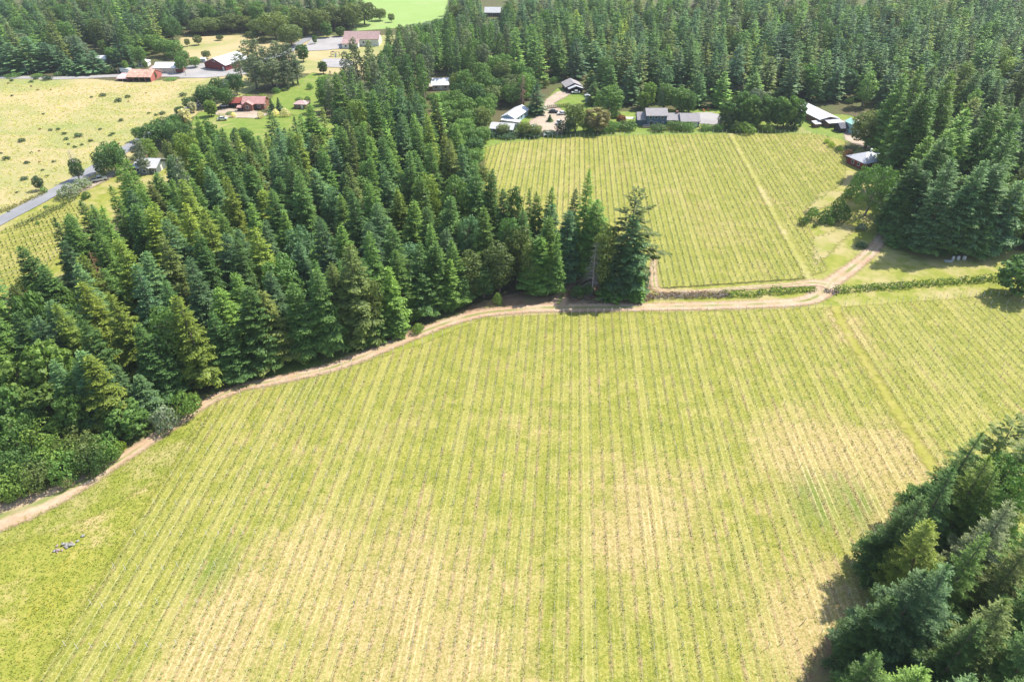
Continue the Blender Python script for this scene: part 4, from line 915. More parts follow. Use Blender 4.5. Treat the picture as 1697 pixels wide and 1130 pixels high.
build_rows(made, row_x_lower, lab_low, 'vine rows of the lower vineyard', 900, (.21,.26,.065), 8, .10, .22, (.1, .75), .15)
def lab_up(i, n):
    if i == 0: return 'leftmost vine row of the upper vineyard'
    if i == n-1: return 'rightmost short vine row of the upper vineyard by the yard'
    return 'vine row in the upper vineyard below the farmhouse, %s row from its left edge' % cardinal(i)
made = vine_field(row_x_up, range(-3, 75), UP, None, None, 1.3, 2500, None, 0, 0, 0, LANE_U)
build_rows(made, row_x_up, lab_up, 'vine rows of the upper vineyard', 3900, (.17,.235,.055), 8, .15, .2, (.2, 1.1), .1)
# left block: rows slant, so they are built along their own direction
ca_, sa_ = cos(LVA), sin(LVA); LVp = np.array(LV); uu = (LVp[:, 0]*ca_-LVp[:, 1]*sa_)/2.4
cnt_l = []
for k in range(int(np.ceil(uu.min())), int(uu.max())+1):
    s_ar = np.arange(-200, 500, 1.3); P = np.c_[k*2.4*ca_+s_ar*sa_, -k*2.4*sa_+s_ar*ca_]; m = sdf(P, LVp) > .6
    px = np.array([proj(a, b, .5) for a, b in P[m]]) if m.any() else np.zeros((0, 2))
    if len(px) == 0: continue
    P = P[m][px[:, 0] > -30]
    if len(P) > 6: cnt_l.append((k, P))
for i, (k, P) in enumerate(cnt_l):
    e = bpy.data.objects.new('vine_row', None); COL.objects.link(e); e.location = (*P[0], 0)
    tag(e, 'vine row in the small left vineyard, %s row from the paved road' % cardinal(i), 'vine row', 'vine rows beside the paved road')
    o = link('vines', row_mesh('vines', P-P[0], np.full(len(P), .8), 6000+k, 10, .17, .2, (.2, 1.1), .03), e); o['tint'] = (.11,.16,.035)
    link('end_post', post_mesh(), e, (*(P[-1]-P[0]), 0), -LVA)

# ------------------------------------------------------------------ hedges, brush rows, snags
def band(name, pts, wid, hgt, tint, label, cat, seed, dens=2.2, size=.2, tips=True, sticks=0, mat=None):
    R = smooth_path([(*G(a, b), 1) for a, b in pts], .7)[:, :2]; r = np.random.default_rng(seed); L = []; Rd = []
    o0 = R[0].copy()
    for p in R:
        for j in range(2):
            q = r.uniform(.35, .62)*wid; L.append((p[0]-o0[0]+r.normal(0, wid*.28), p[1]-o0[1]+r.normal(0, wid*.28), hgt*r.uniform(.2, .62))); Rd.append(q)
    me = lobes_mesh('foliage', L, Rd, dens*3, size, seed, mat or LEAFB, fill=.5, zmin=.02, squash=.75)
    e = bpy.data.objects.new(name, None); COL.objects.link(e); e.location = (*o0, 0); tag(e, label, cat)
    o = link('foliage', me, e); o['tint'] = tint
    if sticks:
        m = MB(); rr = random.Random(seed)
        for _ in range(sticks):
            p = R[rr.randrange(len(R))]-o0; a = rr.uniform(0, 2*pi); l = rr.uniform(.6, 1.6); z = rr.uniform(.1, hgt*.8)
            x, y = p[0]+rr.gauss(0, wid*.4), p[1]+rr.gauss(0, wid*.4)
            m.tube([(x, y, z), (x+cos(a)*l*.5, y+sin(a)*l*.5, z+rr.uniform(-.2, .3)), (x+cos(a)*l, y+sin(a)*l, z+rr.uniform(-.1, .7))], [.07, .05, .02], 4)
        link('dead_branches', m.mesh('dead_branches', DEADWOOD), e)
    return e
band('hedge', [(1388,484),(1420,481),(1470,478),(1520,474),(1580,469),(1630,466),(1666,464)], 1.9, 1.7, (.12,.20,.035), 'long low bright green hedge between the grass and lower vineyard, right of the junction', 'hedge', 31, sticks=60)
band('hedge', [(1208,491),(1240,490),(1280,487),(1320,484),(1345,481)], 1.8, 1.7, (.13,.21,.035), 'short leafy hedge along the track, left of the junction', 'hedge', 32, sticks=20)
band('brush_row', [(1060,495),(1100,492),(1150,491),(1205,491)], 1.9, 1.1, (.17,.11,.07), 'brown heap of cut brush in a line beside the track', 'brush pile', 33, dens=1.6, size=.22, sticks=420)
band('brush_row', [(945,490),(968,494),(990,497)], 2.4, 1.1, (.19,.10,.055), 'rust-brown brush heap at the foot of the track clump', 'brush pile', 34, dens=1.6, size=.22, sticks=120)
band('brush_row', [(1368,484),(1384,486)], 1.4, .9, (.12,.09,.07), 'small dark brush heap at the left end of the long hedge', 'brush pile', 35, sticks=40)
band('scrub', [(30,378),(60,364),(100,344),(120,332)], 1.8, 1.2, (.16,.19,.07), 'ragged scrub along the right verge of the paved road', 'scrub', 36)
band('scrub', [(0,352),(40,337),(75,320)], 1.6, 1.0, (.20,.20,.08), 'thin dry scrub along the left verge of the paved road', 'scrub', 37)
def snag(name, tx, ty, by, wpx, label, dens=70, seed=1, mat=None):
    x, y, h, R = tree_at(tx, ty, by, wpx); r = random.Random(seed); e = bpy.data.objects.new(name, None); COL.objects.link(e); e.location = (x, y, 0); tag(e, label, 'tree')
    link('trunk', trunk_mesh('dead_trunk', h, .28, seed, top=.98, mat=mat or DEADWOOD), e); m = MB()
    for i in range(dens):
        t = .15+.82*i/dens; z = h*t; a = r.uniform(0, 2*pi); L = R*(1.05-t)*r.uniform(.6, 1.2)+.5; q = .075*(1.1-t)+.015
        p0 = Vector((0, 0, z)); p1 = Vector((cos(a)*L*.55, sin(a)*L*.55, z-L*.12)); p2 = Vector((cos(a+.1)*L, sin(a+.1)*L, z-L*.3)); m.tube([p0, p1, p2], [q, q*.7, q*.3], 4)
        for j in range(5):
            f = r.uniform(.3, 1); b = p0.lerp(p1, min(1, f*1.6)) if f < .6 else p1.lerp(p2, (f-.55)/.45); a2 = a+r.choice([-1, 1])*r.uniform(.5, 1.1); l = r.uniform(.5, 1.3)
            m.tube([b, b+Vector((cos(a2)*l, sin(a2)*l, -l*r.uniform(.1, .5)))], [q*.45, q*.2], 3, cap=False)
    link('branches', m.mesh('branches', mat or DEADWOOD), e)
snag('dead_tree', 988, 398, 488, 40, 'bare grey dead tree leaning in the track clump', 90, 3)
snag('dead_tree', 112, 246, 300, 16, 'bare grey dead treetop above the oak at the pasture edge', 60, 4)
REDWOOD = mat_plain('red_dead_wood', (.36,.22,.17), .9, .2, 3)
snag('dead_tree', 146, 413, 560, 26, 'rust-topped dead fir among green firs at the left of the central wood', 70, 8, mat_plain('rusty_needles', (.34,.20,.10), .9, .2, 3))
snag('dead_tree', 1377, -2, 60, 16, 'rusty dead fir in the great wood at the top edge', 90, 5, REDWOOD)
snag('dead_tree', 1110, 6, 85, 18, 'grey-pink dead fir in the great wood, upper middle', 90, 6, REDWOOD)
snag('dead_tree', 866, 120, 178, 16, 'tan dead fir between the oak hill and the dark firs', 80, 7, REDWOOD)
# columnar shrubs of the garden behind the parked cars
for i in range(11):
    g = G(908+i*3.3, 181-i*.35); e = bpy.data.objects.new('columnar_shrub', None); COL.objects.link(e); e.location = (*g, 0)
    tag(e, '%s columnar evergreen in the row behind the parked cars' % (ordinal(i, 11)), 'shrub', 'columnar evergreens behind the parked cars')
    if i == 0: cme = lobes_mesh('foliage', [(0, 0, .5), (0, 0, 1.1), (0, 0, 1.7)], [.42, .4, .3], 22, .14, 5, LEAFB); sme = trunk_mesh('stem', 1.2, .05, 2, n=5)
    o = link('foliage', cme, e); o['tint'] = (.05,.09,.03); link('stem', sme, e)

# ------------------------------------------------------------------ buildings
def house(name, label, cat, px, heading, blocks, wins=(), doors=(), extra=None, z=0):
    e = bpy.data.objects.new(name, None); COL.objects.link(e); e.location = (*G(*px), z); e.rotation_euler = (0, 0, radians(heading)); tag(e, label, cat)
    for b in blocks:
        x0, x1, y0, y1, ev, ri, ax, wm, rm = b[:9]; ov = b[9] if len(b) > 9 else .5; open_front = len(b) > 10 and b[10]
        m = MB(); t = .2
        if ax == 'x':
            ym = (y0+y1)/2; m.poly([(x0,y0,-.2),(x1,y0,-.2),(x1,y1,-.2),(x0,y1,-.2),(x0,y0,ev),(x1,y0,ev),(x1,y1,ev),(x0,y1,ev),(x0,ym,ev+ri),(x1,ym,ev+ri)],
                ([] if open_front else [(0,1,5,4)])+[(2,3,7,6),(1,2,6,9,5),(3,0,4,8,7)])
        elif ax == 'y':
            xm = (x0+x1)/2; m.poly([(x0,y0,-.2),(x1,y0,-.2),(x1,y1,-.2),(x0,y1,-.2),(x0,y0,ev),(x1,y0,ev),(x1,y1,ev),(x0,y1,ev),(xm,y0,ev+ri),(xm,y1,ev+ri)],
                ([] if open_front else [(0,1,5,8,4)])+[(1,2,6,5),(2,3,7,9,6),(3,0,4,7)])
        elif ax == 'shed':   # high at the back
            m.poly([(x0,y0,-.2),(x1,y0,-.2),(x1,y1,-.2),(x0,y1,-.2),(x0,y0,ev),(x1,y0,ev),(x1,y1,ev+ri),(x0,y1,ev+ri)], ([] if open_front else [(0,1,5,4)])+[(1,2,6,5),(2,3,7,6),(3,0,4,7)])
        else: m.box(x0, x1, y0, y1, -.2, ev-.01)
        if open_front:
            n = max(2, int((x1-x0)/3.2)); 
            for i in range(n+1): xx = x0+.1+(x1-x0-.2)*i/n; m.box(xx-.12, xx+.12, y0+.05, y0+.29, -.2, ev-.02)
        link('wall', m.mesh('wall', wm), e); m = MB()
        a0, a1, c0, c1 = x0-ov, x1+ov, y0-ov, y1+ov
        def slab(p):    # p: 4 corners of the lower face
            m.poly([*p, *[(q[0], q[1], q[2]+t) for q in p]], [(0,3,2,1),(4,5,6,7),(0,1,5,4),(1,2,6,5),(2,3,7,6),(3,0,4,7)])
        if ax == 'x':
            ym = (y0+y1)/2; k = ri/((y1-y0)/2); d = k*ov; slab([(a0,c0,ev-d+.02),(a1,c0,ev-d+.02),(a1,ym,ev+ri+.02),(a0,ym,ev+ri+.02)]); slab([(a0,ym,ev+ri+.02),(a1,ym,ev+ri+.02),(a1,c1,ev-d+.02),(a0,c1,ev-d+.02)])
        elif ax == 'y':
            xm = (x0+x1)/2; k = ri/((x1-x0)/2); d = k*ov; slab([(a0,c0,ev-d+.02),(xm,c0,ev+ri+.02),(xm,c1,ev+ri+.02),(a0,c1,ev-d+.02)]); slab([(xm,c0,ev+ri+.02),(a1,c0,ev-d+.02),(a1,c1,ev-d+.02),(xm,c1,ev+ri+.02)])
        elif ax == 'shed':
            k = ri/(y1-y0); d = k*ov; slab([(a0,c0,ev-d+.02),(a1,c0,ev-d+.02),(a1,c1,ev+ri+d+.02),(a0,c1,ev+ri+d+.02)])
        elif ax == 'hip':
            xm, ym = (x0+x1)/2, (y0+y1)/2; L = max(0, (x1-x0)-(y1-y0))/2+.3
            m.poly([(a0,c0,ev),(a1,c0,ev),(a1,c1,ev),(a0,c1,ev),(xm-L,ym,ev+ri),(xm+L,ym,ev+ri),(a0,c0,ev+.15),(a1,c0,ev+.15),(a1,c1,ev+.15),(a0,c1,ev+.15)],
                [(3,2,1,0),(0,1,7,6),(1,2,8,7),(2,3,9,8),(3,0,6,9),(6,7,5,4),(7,8,5),(8,9,4,5),(9,6,4)])
        link('roof', m.mesh('roof', rm), e)
    WF = M('white_trim', (.72,.72,.70))
    def pane(kind, x, y, zc, w_, h_, face, fm, gm):
        m = MB(); d = .1
        if face in 'f': m.box(x-w_/2-.12, x+w_/2+.12, y-.08, y-.003, zc-h_/2-.12, zc+h_/2+.12)
        elif face == 'r': m.box(y+.003, y+.08, x-w_/2-.12, x+w_/2+.12, zc-h_/2-.12, zc+h_/2+.12)
        else: m.box(y-.08, y-.003, x-w_/2-.12, x+w_/2+.12, zc-h_/2-.12, zc+h_/2+.12)
        f = link(kind, m.mesh(kind, fm), e)
        if gm is None: return
        m = MB()
        if face == 'f': m.box(x-w_/2, x+w_/2, y-.11, y-.083, zc-h_/2, zc+h_/2)
        elif face == 'r': m.box(y+.083, y+.11, x-w_/2, x+w_/2, zc-h_/2, zc+h_/2)
        else: m.box(y-.11, y-.083, x-w_/2, x+w_/2, zc-h_/2, zc+h_/2)
        link('pane' if kind == 'window' else 'panel', m.mesh('pane', gm), f)
    for wn_ in wins: pane('window', *wn_[:5], wn_[5] if len(wn_) > 5 else 'f', WF, GLASS)
    for dn in doors: pane('door', *dn[:5], dn[5], dn[6], dn[7] if len(dn) > 7 else None)
    if extra: extra(e)
    return e
RW_WHITE = M('white_metal_roof', (.78,.78,.80), .45, .06, .6, 0, .4, ('X', 1.2, .25)); RM_LAV = M('pale_metal_roof', (.62,.62,.66), .5, .08, .6, 0, .4, ('X', 1.2, .25))
RED = M('red_boards', (.23,.045,.04), .8, .2, 1.2, lines=('X', 2.2, .4)); MAROON = M('maroon_metal', (.17,.035,.04), .6, .15, 1)
RUST = M('rusted_roof', (.60,.36,.27), .8, .3, .5, lines=('X', .9, .35)); REDROOF = M('red_roof', (.30,.07,.055), .75, .2, .8, lines=('X', .9, .3))
CREAM = M('cream_metal_siding', (.58,.53,.42), .7, .08, 1, lines=('X', 1.6, .3)); PINKROOF = M('pinkish_shingles', (.40,.27,.25), .9, .15, .9, lines=('Y', 1.5, .25))
GREYROOF = M('grey_shingles', (.44,.41,.42), .9, .15, 1.2, lines=('Y', 2, .2)); DARKROOF = M('dark_shingles', (.16,.14,.145), .9, .2, 1); BROWN = M('brown_boards', (.22,.12,.08), .85, .2, 1.2)
BLUEW = M('slate_blue_boards', (.085,.15,.20), .75, .12, 1, lines=('Z', 2.2, .35)); PALEBLUE = M('pale_blue_boards', (.38,.50,.58), .75, .1, 1, lines=('Z', 2, .2)); WHITEW = M('white_boards', (.72,.71,.68), .7, .06, 1, lines=('Z', 2, .2))
TAUPEROOF = M('taupe_shingles', (.36,.33,.33), .9, .13, 1.4, lines=('Y', 2.2, .22)); MINTW = M('mint_boards', (.42,.60,.62), .7, .08, 1, lines=('X', 2, .25)); MINTR = M('mint_roof', (.40,.66,.56), .5, .08, .8, lines=('X', 1, .25))
DARKW = M('dark_boards', (.05,.045,.06), .85, .2, 1); LIGHTROOF = M('light_grey_roof', (.56,.56,.58), .7, .1, 1, lines=('X', 1, .2)); TANW = M('tan_boards', (.42,.34,.27), .8, .12, 1); DIRTYW = M('grey_white_boards', (.50,.50,.50), .8, .12, 1)
DECK = M('deck_boards', (.36,.25,.18), .85, .15, 1, lines=('X', 3, .3))

def deck(x0, x1, y0, y1, h, mat=None, rail=True):
    def f(e):
        m = MB(); m.box(x0, x1, y0, y1, .02, h)
        d = link('deck', m.mesh('deck', mat or DECK), e)
        if rail:
            m = MB(); m.box(x0, x1, y0, y0+.06, h+.85, h+.95)
            for i in range(int((x1-x0)/1.4)+1): xx = x0+.03+min(i*1.4, x1-x0-.08); m.box(xx, xx+.06, y0+.07, y0+.13, h+.005, h+.84)
            link('railing', m.mesh('railing', M('white_trim', (.72,.72,.70))), d)
    return f
def chimney(x, y, z0, z1, w_=.5, mat=None):
    def f(e):
        m = MB(); m.box(x-w_, x+w_, y-w_, y+w_, z0, z1); m.box(x-w_-.08, x+w_+.08, y-w_-.08, y+w_+.08, z1+.003, z1+.15); link('chimney', m.mesh('chimney', mat or M('brick', (.28,.13,.09))), e)
    return f
def both(*fs):
    def f(e):
        for g_ in fs: g_(e)
    return f
# the blue farmhouse
house('farmhouse', 'slate-blue two-storey farmhouse with taupe roofs at the top of the upper vineyard', 'house', (1087,210), 0,
      [(-4.6,4.6,0,8,5.1,2.0,'x',BLUEW,TAUPEROOF), (-8.4,-4.65,1.2,7.6,2.9,2.3,'x',BLUEW,TAUPEROOF,.45), (4.65,11.2,.6,8,2.9,1.9,'x',BLUEW,TAUPEROOF), (11.25,19.5,-1.2,7.2,2.8,2.3,'x',BLUEW,TAUPEROOF)],
      [(-2.9,0,4.1,1.2,1.1),(-.3,0,4.1,1.2,1.1),(2.5,0,4.1,1.2,1.1),(-2.4,0,1.5,1.6,1.9),(-.2,0,1.7,1.0,1.0),(2.9,0,1.6,.6,1.2),(8.6,.6,1.7,1.2,1.0),(13,-1.2,1.7,1.2,1.0)],
      [(5.3,.6,1.15,1.5,2.1,'f',M('white_trim',(.72,.72,.70)),GLASS),(17.4,-1.2,1.2,2.6,2.1,'f',WHITEW),(1.9,19.5,1.2,2.6,2.1,'r',WHITEW)], both(deck(-6.5,4.2,-2.4,-.1,.5), chimney(10,4.5,3.9,5.6)))
m_ = MB(); m_.box(-1.9,1.9,0,2.6,2.1,2.25); [m_.box(a,a+.15,b,b+.15,0,2.1) for a in (-1.8,1.6) for b in (.1,2.35)]
tag(link('garden_shelter', m_.mesh('garden_shelter', WHITEW), None, (*G(1044,205),0)), 'small flat white-roofed shelter left of the blue farmhouse', 'shelter')
house('long_house', 'long pale-blue house with light metal roof and white porch', 'house', (842,206), -24,
      [(-3.4,3.4,0,16,3.0,1.5,'y',PALEBLUE,RM_LAV), (-2.4,6.6,-2.6,-.6,2.3,.35,'shed',M('white_trim',(.72,.72,.70)),RW_WHITE,.2,True)],
      [(4,3.4,1.7,1.2,1.1,'r'),(8,3.4,1.7,1.2,1.1,'r'),(12,3.4,1.7,1.2,1.1,'r'),(-1.4,0,1.6,1.1,1.1)], [(.6,0,1.1,1,2.1,'f',DARKW)])
house('outbuilding', 'low grey outbuilding with pale roof below the long pale-blue house', 'outbuilding', (828,223), -12,
      [(-4.2,5.8,0,7.5,2.5,1.5,'x',DIRTYW,LIGHTROOF)], [(-2.6,0,1.4,1,1)], [(.8,0,1.1,2.2,2.0,'f',WHITEW)])
house('cabin', 'dark-roofed cabin with a white gable edge in the shade of the firs', 'house', (951,152), 10,
      [(-4.2,4.2,0,9,2.6,1.8,'y',DARKW,TAUPEROOF,.7), (-3.4,3.9,-3.2,-.75,2.2,1.3,'y',DARKW,LIGHTROOF,.4,True)], [(-2,0,1.5,1,1)], [(1.5,0,1.1,1,2,'f',WHITEW)])
house('shed', 'narrow white shed half hidden by a tree beside the cabin clearing', 'shed', (973,169), 0, [(-1,1.4,0,3,2.6,.7,'y',WHITEW,LIGHTROOF,.25)], (), [(.2,0,1,.9,1.9,'f',DIRTYW)])
house('metal_roof_house', 'long house with white metal roof and red-brown gable, right of the grove', 'house', (1373,209), 14,
      [(-4.6,4.6,1,24,3.0,1.0,'y',BROWN,RW_WHITE,.6), (-2.2,5.0,-2.8,.5,2.1,.5,'shed',BROWN,RM_LAV,.3,True), (-8.0,-5.2,-1,1.8,1.6,.5,'shed',BROWN,LIGHTROOF,.3)], [(-3.2,1,1.7,.9,1.1)], [(3.2,1,1.2,1,2.1,'f',WHITEW)])
house('garden_shed', 'tall mint-green garden shed with a bright mint gable roof', 'shed', (1419,222), 14, [(-2.5,2.5,0,6,4.0,1.2,'y',MINTW,MINTR,.35)], [(0,0,3.9,.6,.6)], [(-.2,0,1.2,1.3,2.3,'f',M('mint_door',(.5,.66,.68)))])
house('dark_shed', 'low dark rounded shed leaning against the mint-green shed', 'shed', (1401,220), 10, [(-2.8,2.1,0,5,2.0,1.5,'x',DARKW,M('charcoal_sheet',(.10,.10,.13)),.3)], (), [(.8,0,.9,1.2,1.7,'f',M('grey_door',(.25,.25,.28)))])
house('red_walled_house', 'red-walled house under a light grey hipped roof, half behind the great oak', 'house', (1447,280), 22,
      [(-5.2,5.6,0,9,2.9,2.6,'hip',RED,LIGHTROOF,.7), (6.4,13,2,8,2.4,.9,'x',RED,M('pale_green_roof',(.55,.62,.58)),.4)], [(-3,0,1.6,1,1.1),(-.4,0,1.6,1,1.1),(3,-5.2,1.6,1.0,1.1,'l'),(6,-5.2,1.6,1.0,1.1,'l')], [(2,0,1.1,1,2,'f',WHITEW)], both(chimney(1.5,4.6,5,6.3,.3,M('white_trim',(.72,.72,.70)))))
house('lakeside_cottage' if 0 else 'white_roofed_house', 'white-roofed house half buried in the trees above the oak hill', 'house', (731,150), 4,
      [(-4.6,4.2,0,8,2.9,2.3,'x',M('pale_pink_boards',(.60,.48,.44)),RW_WHITE,.6), (-7.4,-4.7,-1,3.5,2.3,.9,'x',BROWN,M('cream_roof',(.62,.56,.45)),.3)], [(-2.6,0,1.6,1.2,1.1),(2.4,0,1.6,1.2,1.1)], [(0,0,1.1,1,2,'f',WHITEW)])
house('far_house', 'far house with pale roof and dark front posts near the top edge', 'house', (818,28), -3,
      [(-7,7.5,0,9,3.0,3.0,'x',M('plum_brown_boards',(.13,.09,.11)),LIGHTROOF,.5), (7.6,12,1,8,2.8,2.2,'y',M('pinkish_boards',(.52,.40,.36)),M('tan_roof',(.42,.33,.28)),.4)], [(-4.5,0,1.6,1.2,1.3),(-1.5,0,1.6,1.2,1.3),(1.5,0,1.6,1.2,1.3),(4.5,0,1.6,1.2,1.3)], [(10,1,1.1,1,2,'f',WHITEW)])
house('far_cottage', 'tiny far cottage with tan roof in the oak grove at the top', 'house', (514,22), 0, [(-4.5,4.5,0,7,2.6,2.0,'x',TANW,M('tan_roof',(.42,.33,.28)),.5)], [(-2,0,1.5,1,1),(2,0,1.5,1,1)], [(0,0,1,.9,1.9,'f',DARKW)])
house('church', 'wide building with pinkish shingle roofs beside the car park', 'church', (590,81), 0,
      [(-9,1.4,0,7,2.9,1.5,'shed',WHITEW,PINKROOF,.4), (-8.6,14,7.05,19,4.6,3.4,'x',WHITEW,PINKROOF,.6)], [(-6.5,0,1.6,1.2,1.1),(-.6,0,1.6,1.2,1.1),(12.4,14,2.2,1.4,1.4,'r'),(4,7.05,2.4,1.2,1.2),(8,7.05,2.4,1.2,1.2)], [(-3.5,0,1.2,1.5,2.2,'f',DARKW)])
house('red_roofed_house', 'brown house with pinkish gabled roof and a long red-roofed wing', 'house', (420,184), 0,
      [(-5.5,5.0,2,10,3.0,2.2,'x',M('redbrown_boards',(.25,.10,.075)),M('salmon_roof',(.48,.26,.23),.8,.15,.8)), (-4.6,0,-.6,1.4,3.0,1.4,'y',M('redbrown_boards',(.25,.10,.075)),M('salmon_roof',(.48,.26,.23),.8,.15,.8),.4), (-14.8,-6.4,5,11,2.5,1.6,'x',BROWN,REDROOF,.5,True), (-7.2,-5.0,-1.5,.5,1.9,.4,'shed',DARKW,M('salmon_roof',(.48,.26,.23)),.3)],
      [(-2.4,-.6,1.9,1.2,1.2),(2.4,2,1.7,1.4,1.2),(4,5.0,1.7,1.2,1.2,'r')], [(1,2,1.1,1,2,'f',DARKW)])
house('cottage', 'little cottage with pink hipped roof on the lawn edge', 'cottage', (498,181), -8, [(-3.1,3.1,0,5.6,2.2,1.4,'hip',BROWN,M('pink_roof',(.52,.36,.34),.8,.12,1),.4)], [(-1.5,0,1.3,.8,.8)], [(1,0,1,.8,1.8,'f',WHITEW)])
house('grey_roofed_house', 'house with pale grey gable roof by the drive where the pickup is parked', 'house', (243,288), -4,
      [(-4.3,4.3,0,9,2.6,1.9,'x',M('grey_green_boards',(.16,.19,.18)),LIGHTROOF,.6), (-1.6,2.0,-1.2,2.5,2.7,.9,'y',M('grey_green_boards',(.16,.19,.18)),LIGHTROOF,.35)], [(-3,0,1.4,.9,1),(.2,-1.2,1.5,1.2,1.1),(3.1,0,1.4,.9,1)], [(4,4.3,1.1,1,2,'r',WHITEW)], chimney(-2,6.2,3.6,5,.35))
# barns along the farm road
house('open_barn', 'open-fronted pole barn with rust-pink roof and sagging lean-to', 'barn', (231,136), -2,
      [(-6.6,6.9,0,13,2.5,2.6,'x',M('barn_red_wall',(.42,.13,.11),.8,.2,1),RUST,.3,True), (-13,-6.9,1,8,1.3,1.2,'shed',DIRTYW,M('flaking_pink_roof',(.62,.42,.42),.8,.3,.35),.3,True)])
house('cream_garage', 'cream-sided garage with white roof and red lean-to end', 'garage', (276,122), -1,
      [(-6.6,5.6,0,9,3.0,2.0,'x',CREAM,RW_WHITE,.35), (5.65,8.2,.6,8,2.4,.8,'shed',RED,RW_WHITE,.2), (-9.6,-6.7,.3,5,2.2,.6,'shed',RED,M('rosy_roof',(.5,.36,.33)),.2)], (), [(-3.4,0,1.4,4.6,2.5,'f',M('dark_frame',(.10,.09,.08)),CREAM),(2.4,0,1.4,4.6,2.5,'f',M('dark_frame',(.10,.09,.08)),CREAM)])
house('maroon_barn', 'large maroon barn with a broad white gable roof', 'barn', (357,116), -24,
      [(-7.6,8.4,0,19,3.4,3.0,'y',MAROON,RW_WHITE,.6)], [(0,0,4.9,1.5,.6)], [(-4.6,0,1.5,3.2,2.7,'f',RED),(-.8,0,1.5,3.2,2.7,'f',RED),(3.2,0,1.5,3.2,2.7,'f',RED),(6.6,0,1.1,1,2.1,'f',WHITEW)])
house('white_cottage', 'small white hip-roofed cottage behind the open barn', 'cottage', (237,111), 5, [(-2.9,2.9,0,5.5,2.3,1.6,'hip',WHITEW,RW_WHITE,.4)], [(-1.2,0,1.3,.8,.8)], [(1.1,0,1,.8,1.8,'f',DIRTYW)])
house('roadside_house', 'small pale-roofed house beneath the light green tree, farm road', 'house', (169,105), 0, [(-3.2,3.2,0,6,2.4,1.2,'x',M('blue_grey_boards',(.16,.18,.24)),RW_WHITE,.5)], [(-1.4,0,1.3,.8,.8)], [(1,0,1,.8,1.8,'f',WHITEW)])
house('wood_cabin', 'brown cabin with white upper roof in a small clearing, upper left', 'cabin', (122,72), 0, [(-4,4,0,6,2.6,1.6,'x',BROWN,M('grey_shed_roof',(.6,.6,.66)),.5)], [(-2,0,1.4,1,1)], [(1.4,0,1,.9,1.9,'f',DARKW)])
house('tiny_shed', 'tiny white shed with a red base at the end of the maroon barn', 'shed', (337,103), 0, [(-1.4,1.4,0,2.4,1.7,.5,'x',WHITEW,RW_WHITE,.15)], (), [(0,0,.8,.8,1.4,'f',DIRTYW)])
# red paddock fence behind the open barn
m_ = MB(); [m_.box(i*2.0-8,i*2.0-7.85,0,.15,0,1.4) for i in range(9)]; m_.box(-8,8.1,-.05,-.005,.45,.65); m_.box(-8,8.1,-.05,-.005,1.0,1.25)
tag(link('board_fence', m_.mesh('board_fence', MAROON), None, (*G(233,119),0)), 'dark red board fence behind the open pole barn', 'fence')

# ------------------------------------------------------------------ vehicles
TYRE = M('tyre_rubber', (.02,.02,.02), .9); 
def vehicle(kind, px, heading, col, label, cat='car', name=None):
    e = bpy.data.objects.new(name or 'parked_'+cat.replace(' ', '_'), None); COL.objects.link(e); e.location = (*G(*px),   .27); e.rotation_euler = (0, 0, radians(heading)); tag(e, label, cat)
    P = M('paint_'+'_'.join('%d' % (c*100) for c in col), col, .3, .03, 1, spec=.5)
    if kind == 'car': L, W_, prof, cab = 4.5, 1.8, [(0,.35),(0,.75),(.15,.9),(1.1,1.0),(3.9,1.02),(4.45,.9),(4.5,.4)], [(1.0,1.0),(1.7,1.5),(3.2,1.52),(4.0,1.02)]
    elif kind == 'pickup': L, W_, prof, cab = 5.6, 1.95, [(0,.4),(0,.95),(.1,1.1),(1.4,1.18),(5.55,1.12),(5.6,.5)], [(1.3,1.16),(1.9,1.8),(3.2,1.82),(3.45,1.14)]
    else: L, W_, prof, cab = 7.4, 2.3, [(0,.5),(0,1.1),(.3,1.5),(.6,2.7),(7.3,2.75),(7.4,.5)], [(.05,1.15),(.42,1.95),(.7,1.96),(.9,1.2)]
    def ext(pr, hw, top=None, z=None):
        m = MB(); n = len(pr); hws = [hw if not top else (hw if q[1] < 1.25 else top) for q in pr]
        m.poly([(q[0]-L/2, -h_, q[1]) for q, h_ in zip(pr, hws)]+[(q[0]-L/2, h_, q[1]) for q, h_ in zip(pr, hws)],
               [tuple(range(n)), tuple(range(2*n-1, n-1, -1))]+[(i, i+n, (i+1) % n+n, (i+1) % n) for i in range(n)]); return m
    link('body', ext(prof, W_/2).mesh('body', P), e)
    if kind != 'van':
        link('windows', ext(cab, W_/2-.06, W_/2-.24).mesh('windows', GLASS), e)
        zt = max(q[1] for q in cab); xs = [q[0] for q in cab if q[1] > 1.4]; m = MB(); m.box(xs[0]-L/2, xs[-1]-L/2, -W_/2+.22, W_/2-.22, zt, zt+.06); link('roof', m.mesh('roof', P), e)
        if kind == 'pickup': m = MB(); m.box(3.6-L/2, 5.45-L/2, -.8, .8, 1.135, 1.16); link('load_bed', m.mesh('load_bed', M('dark_bed', (.04,.04,.045))), e)
    else:
        m = MB(); m.box(2-L/2, 3-L/2, -W_/2-.03, -W_/2-.004, 1.5, 2.1); m.box(4.2-L/2, 5.2-L/2, -W_/2-.03, -W_/2-.004, 1.5, 2.1); link('windows', m.mesh('windows', GLASS), e)
    for a in (.85, L-.95):
        for s_ in (-1, 1):
            m = MB(); m.tube([(0, -.11, 0), (0, .11, 0)], [.34, .34], 12); link('wheel', m.mesh('wheel', TYRE), e, (a-L/2, s_*(W_/2-.1), .34))
    return e
vehicle('pickup', (165,301), 215, (.66,.64,.60), 'white pickup parked on the dirt drive below the dark round oak', 'pickup')
vehicle('car', (917,188), 175, (.04,.045,.06), 'dark car parked before the columnar evergreens', 'car')
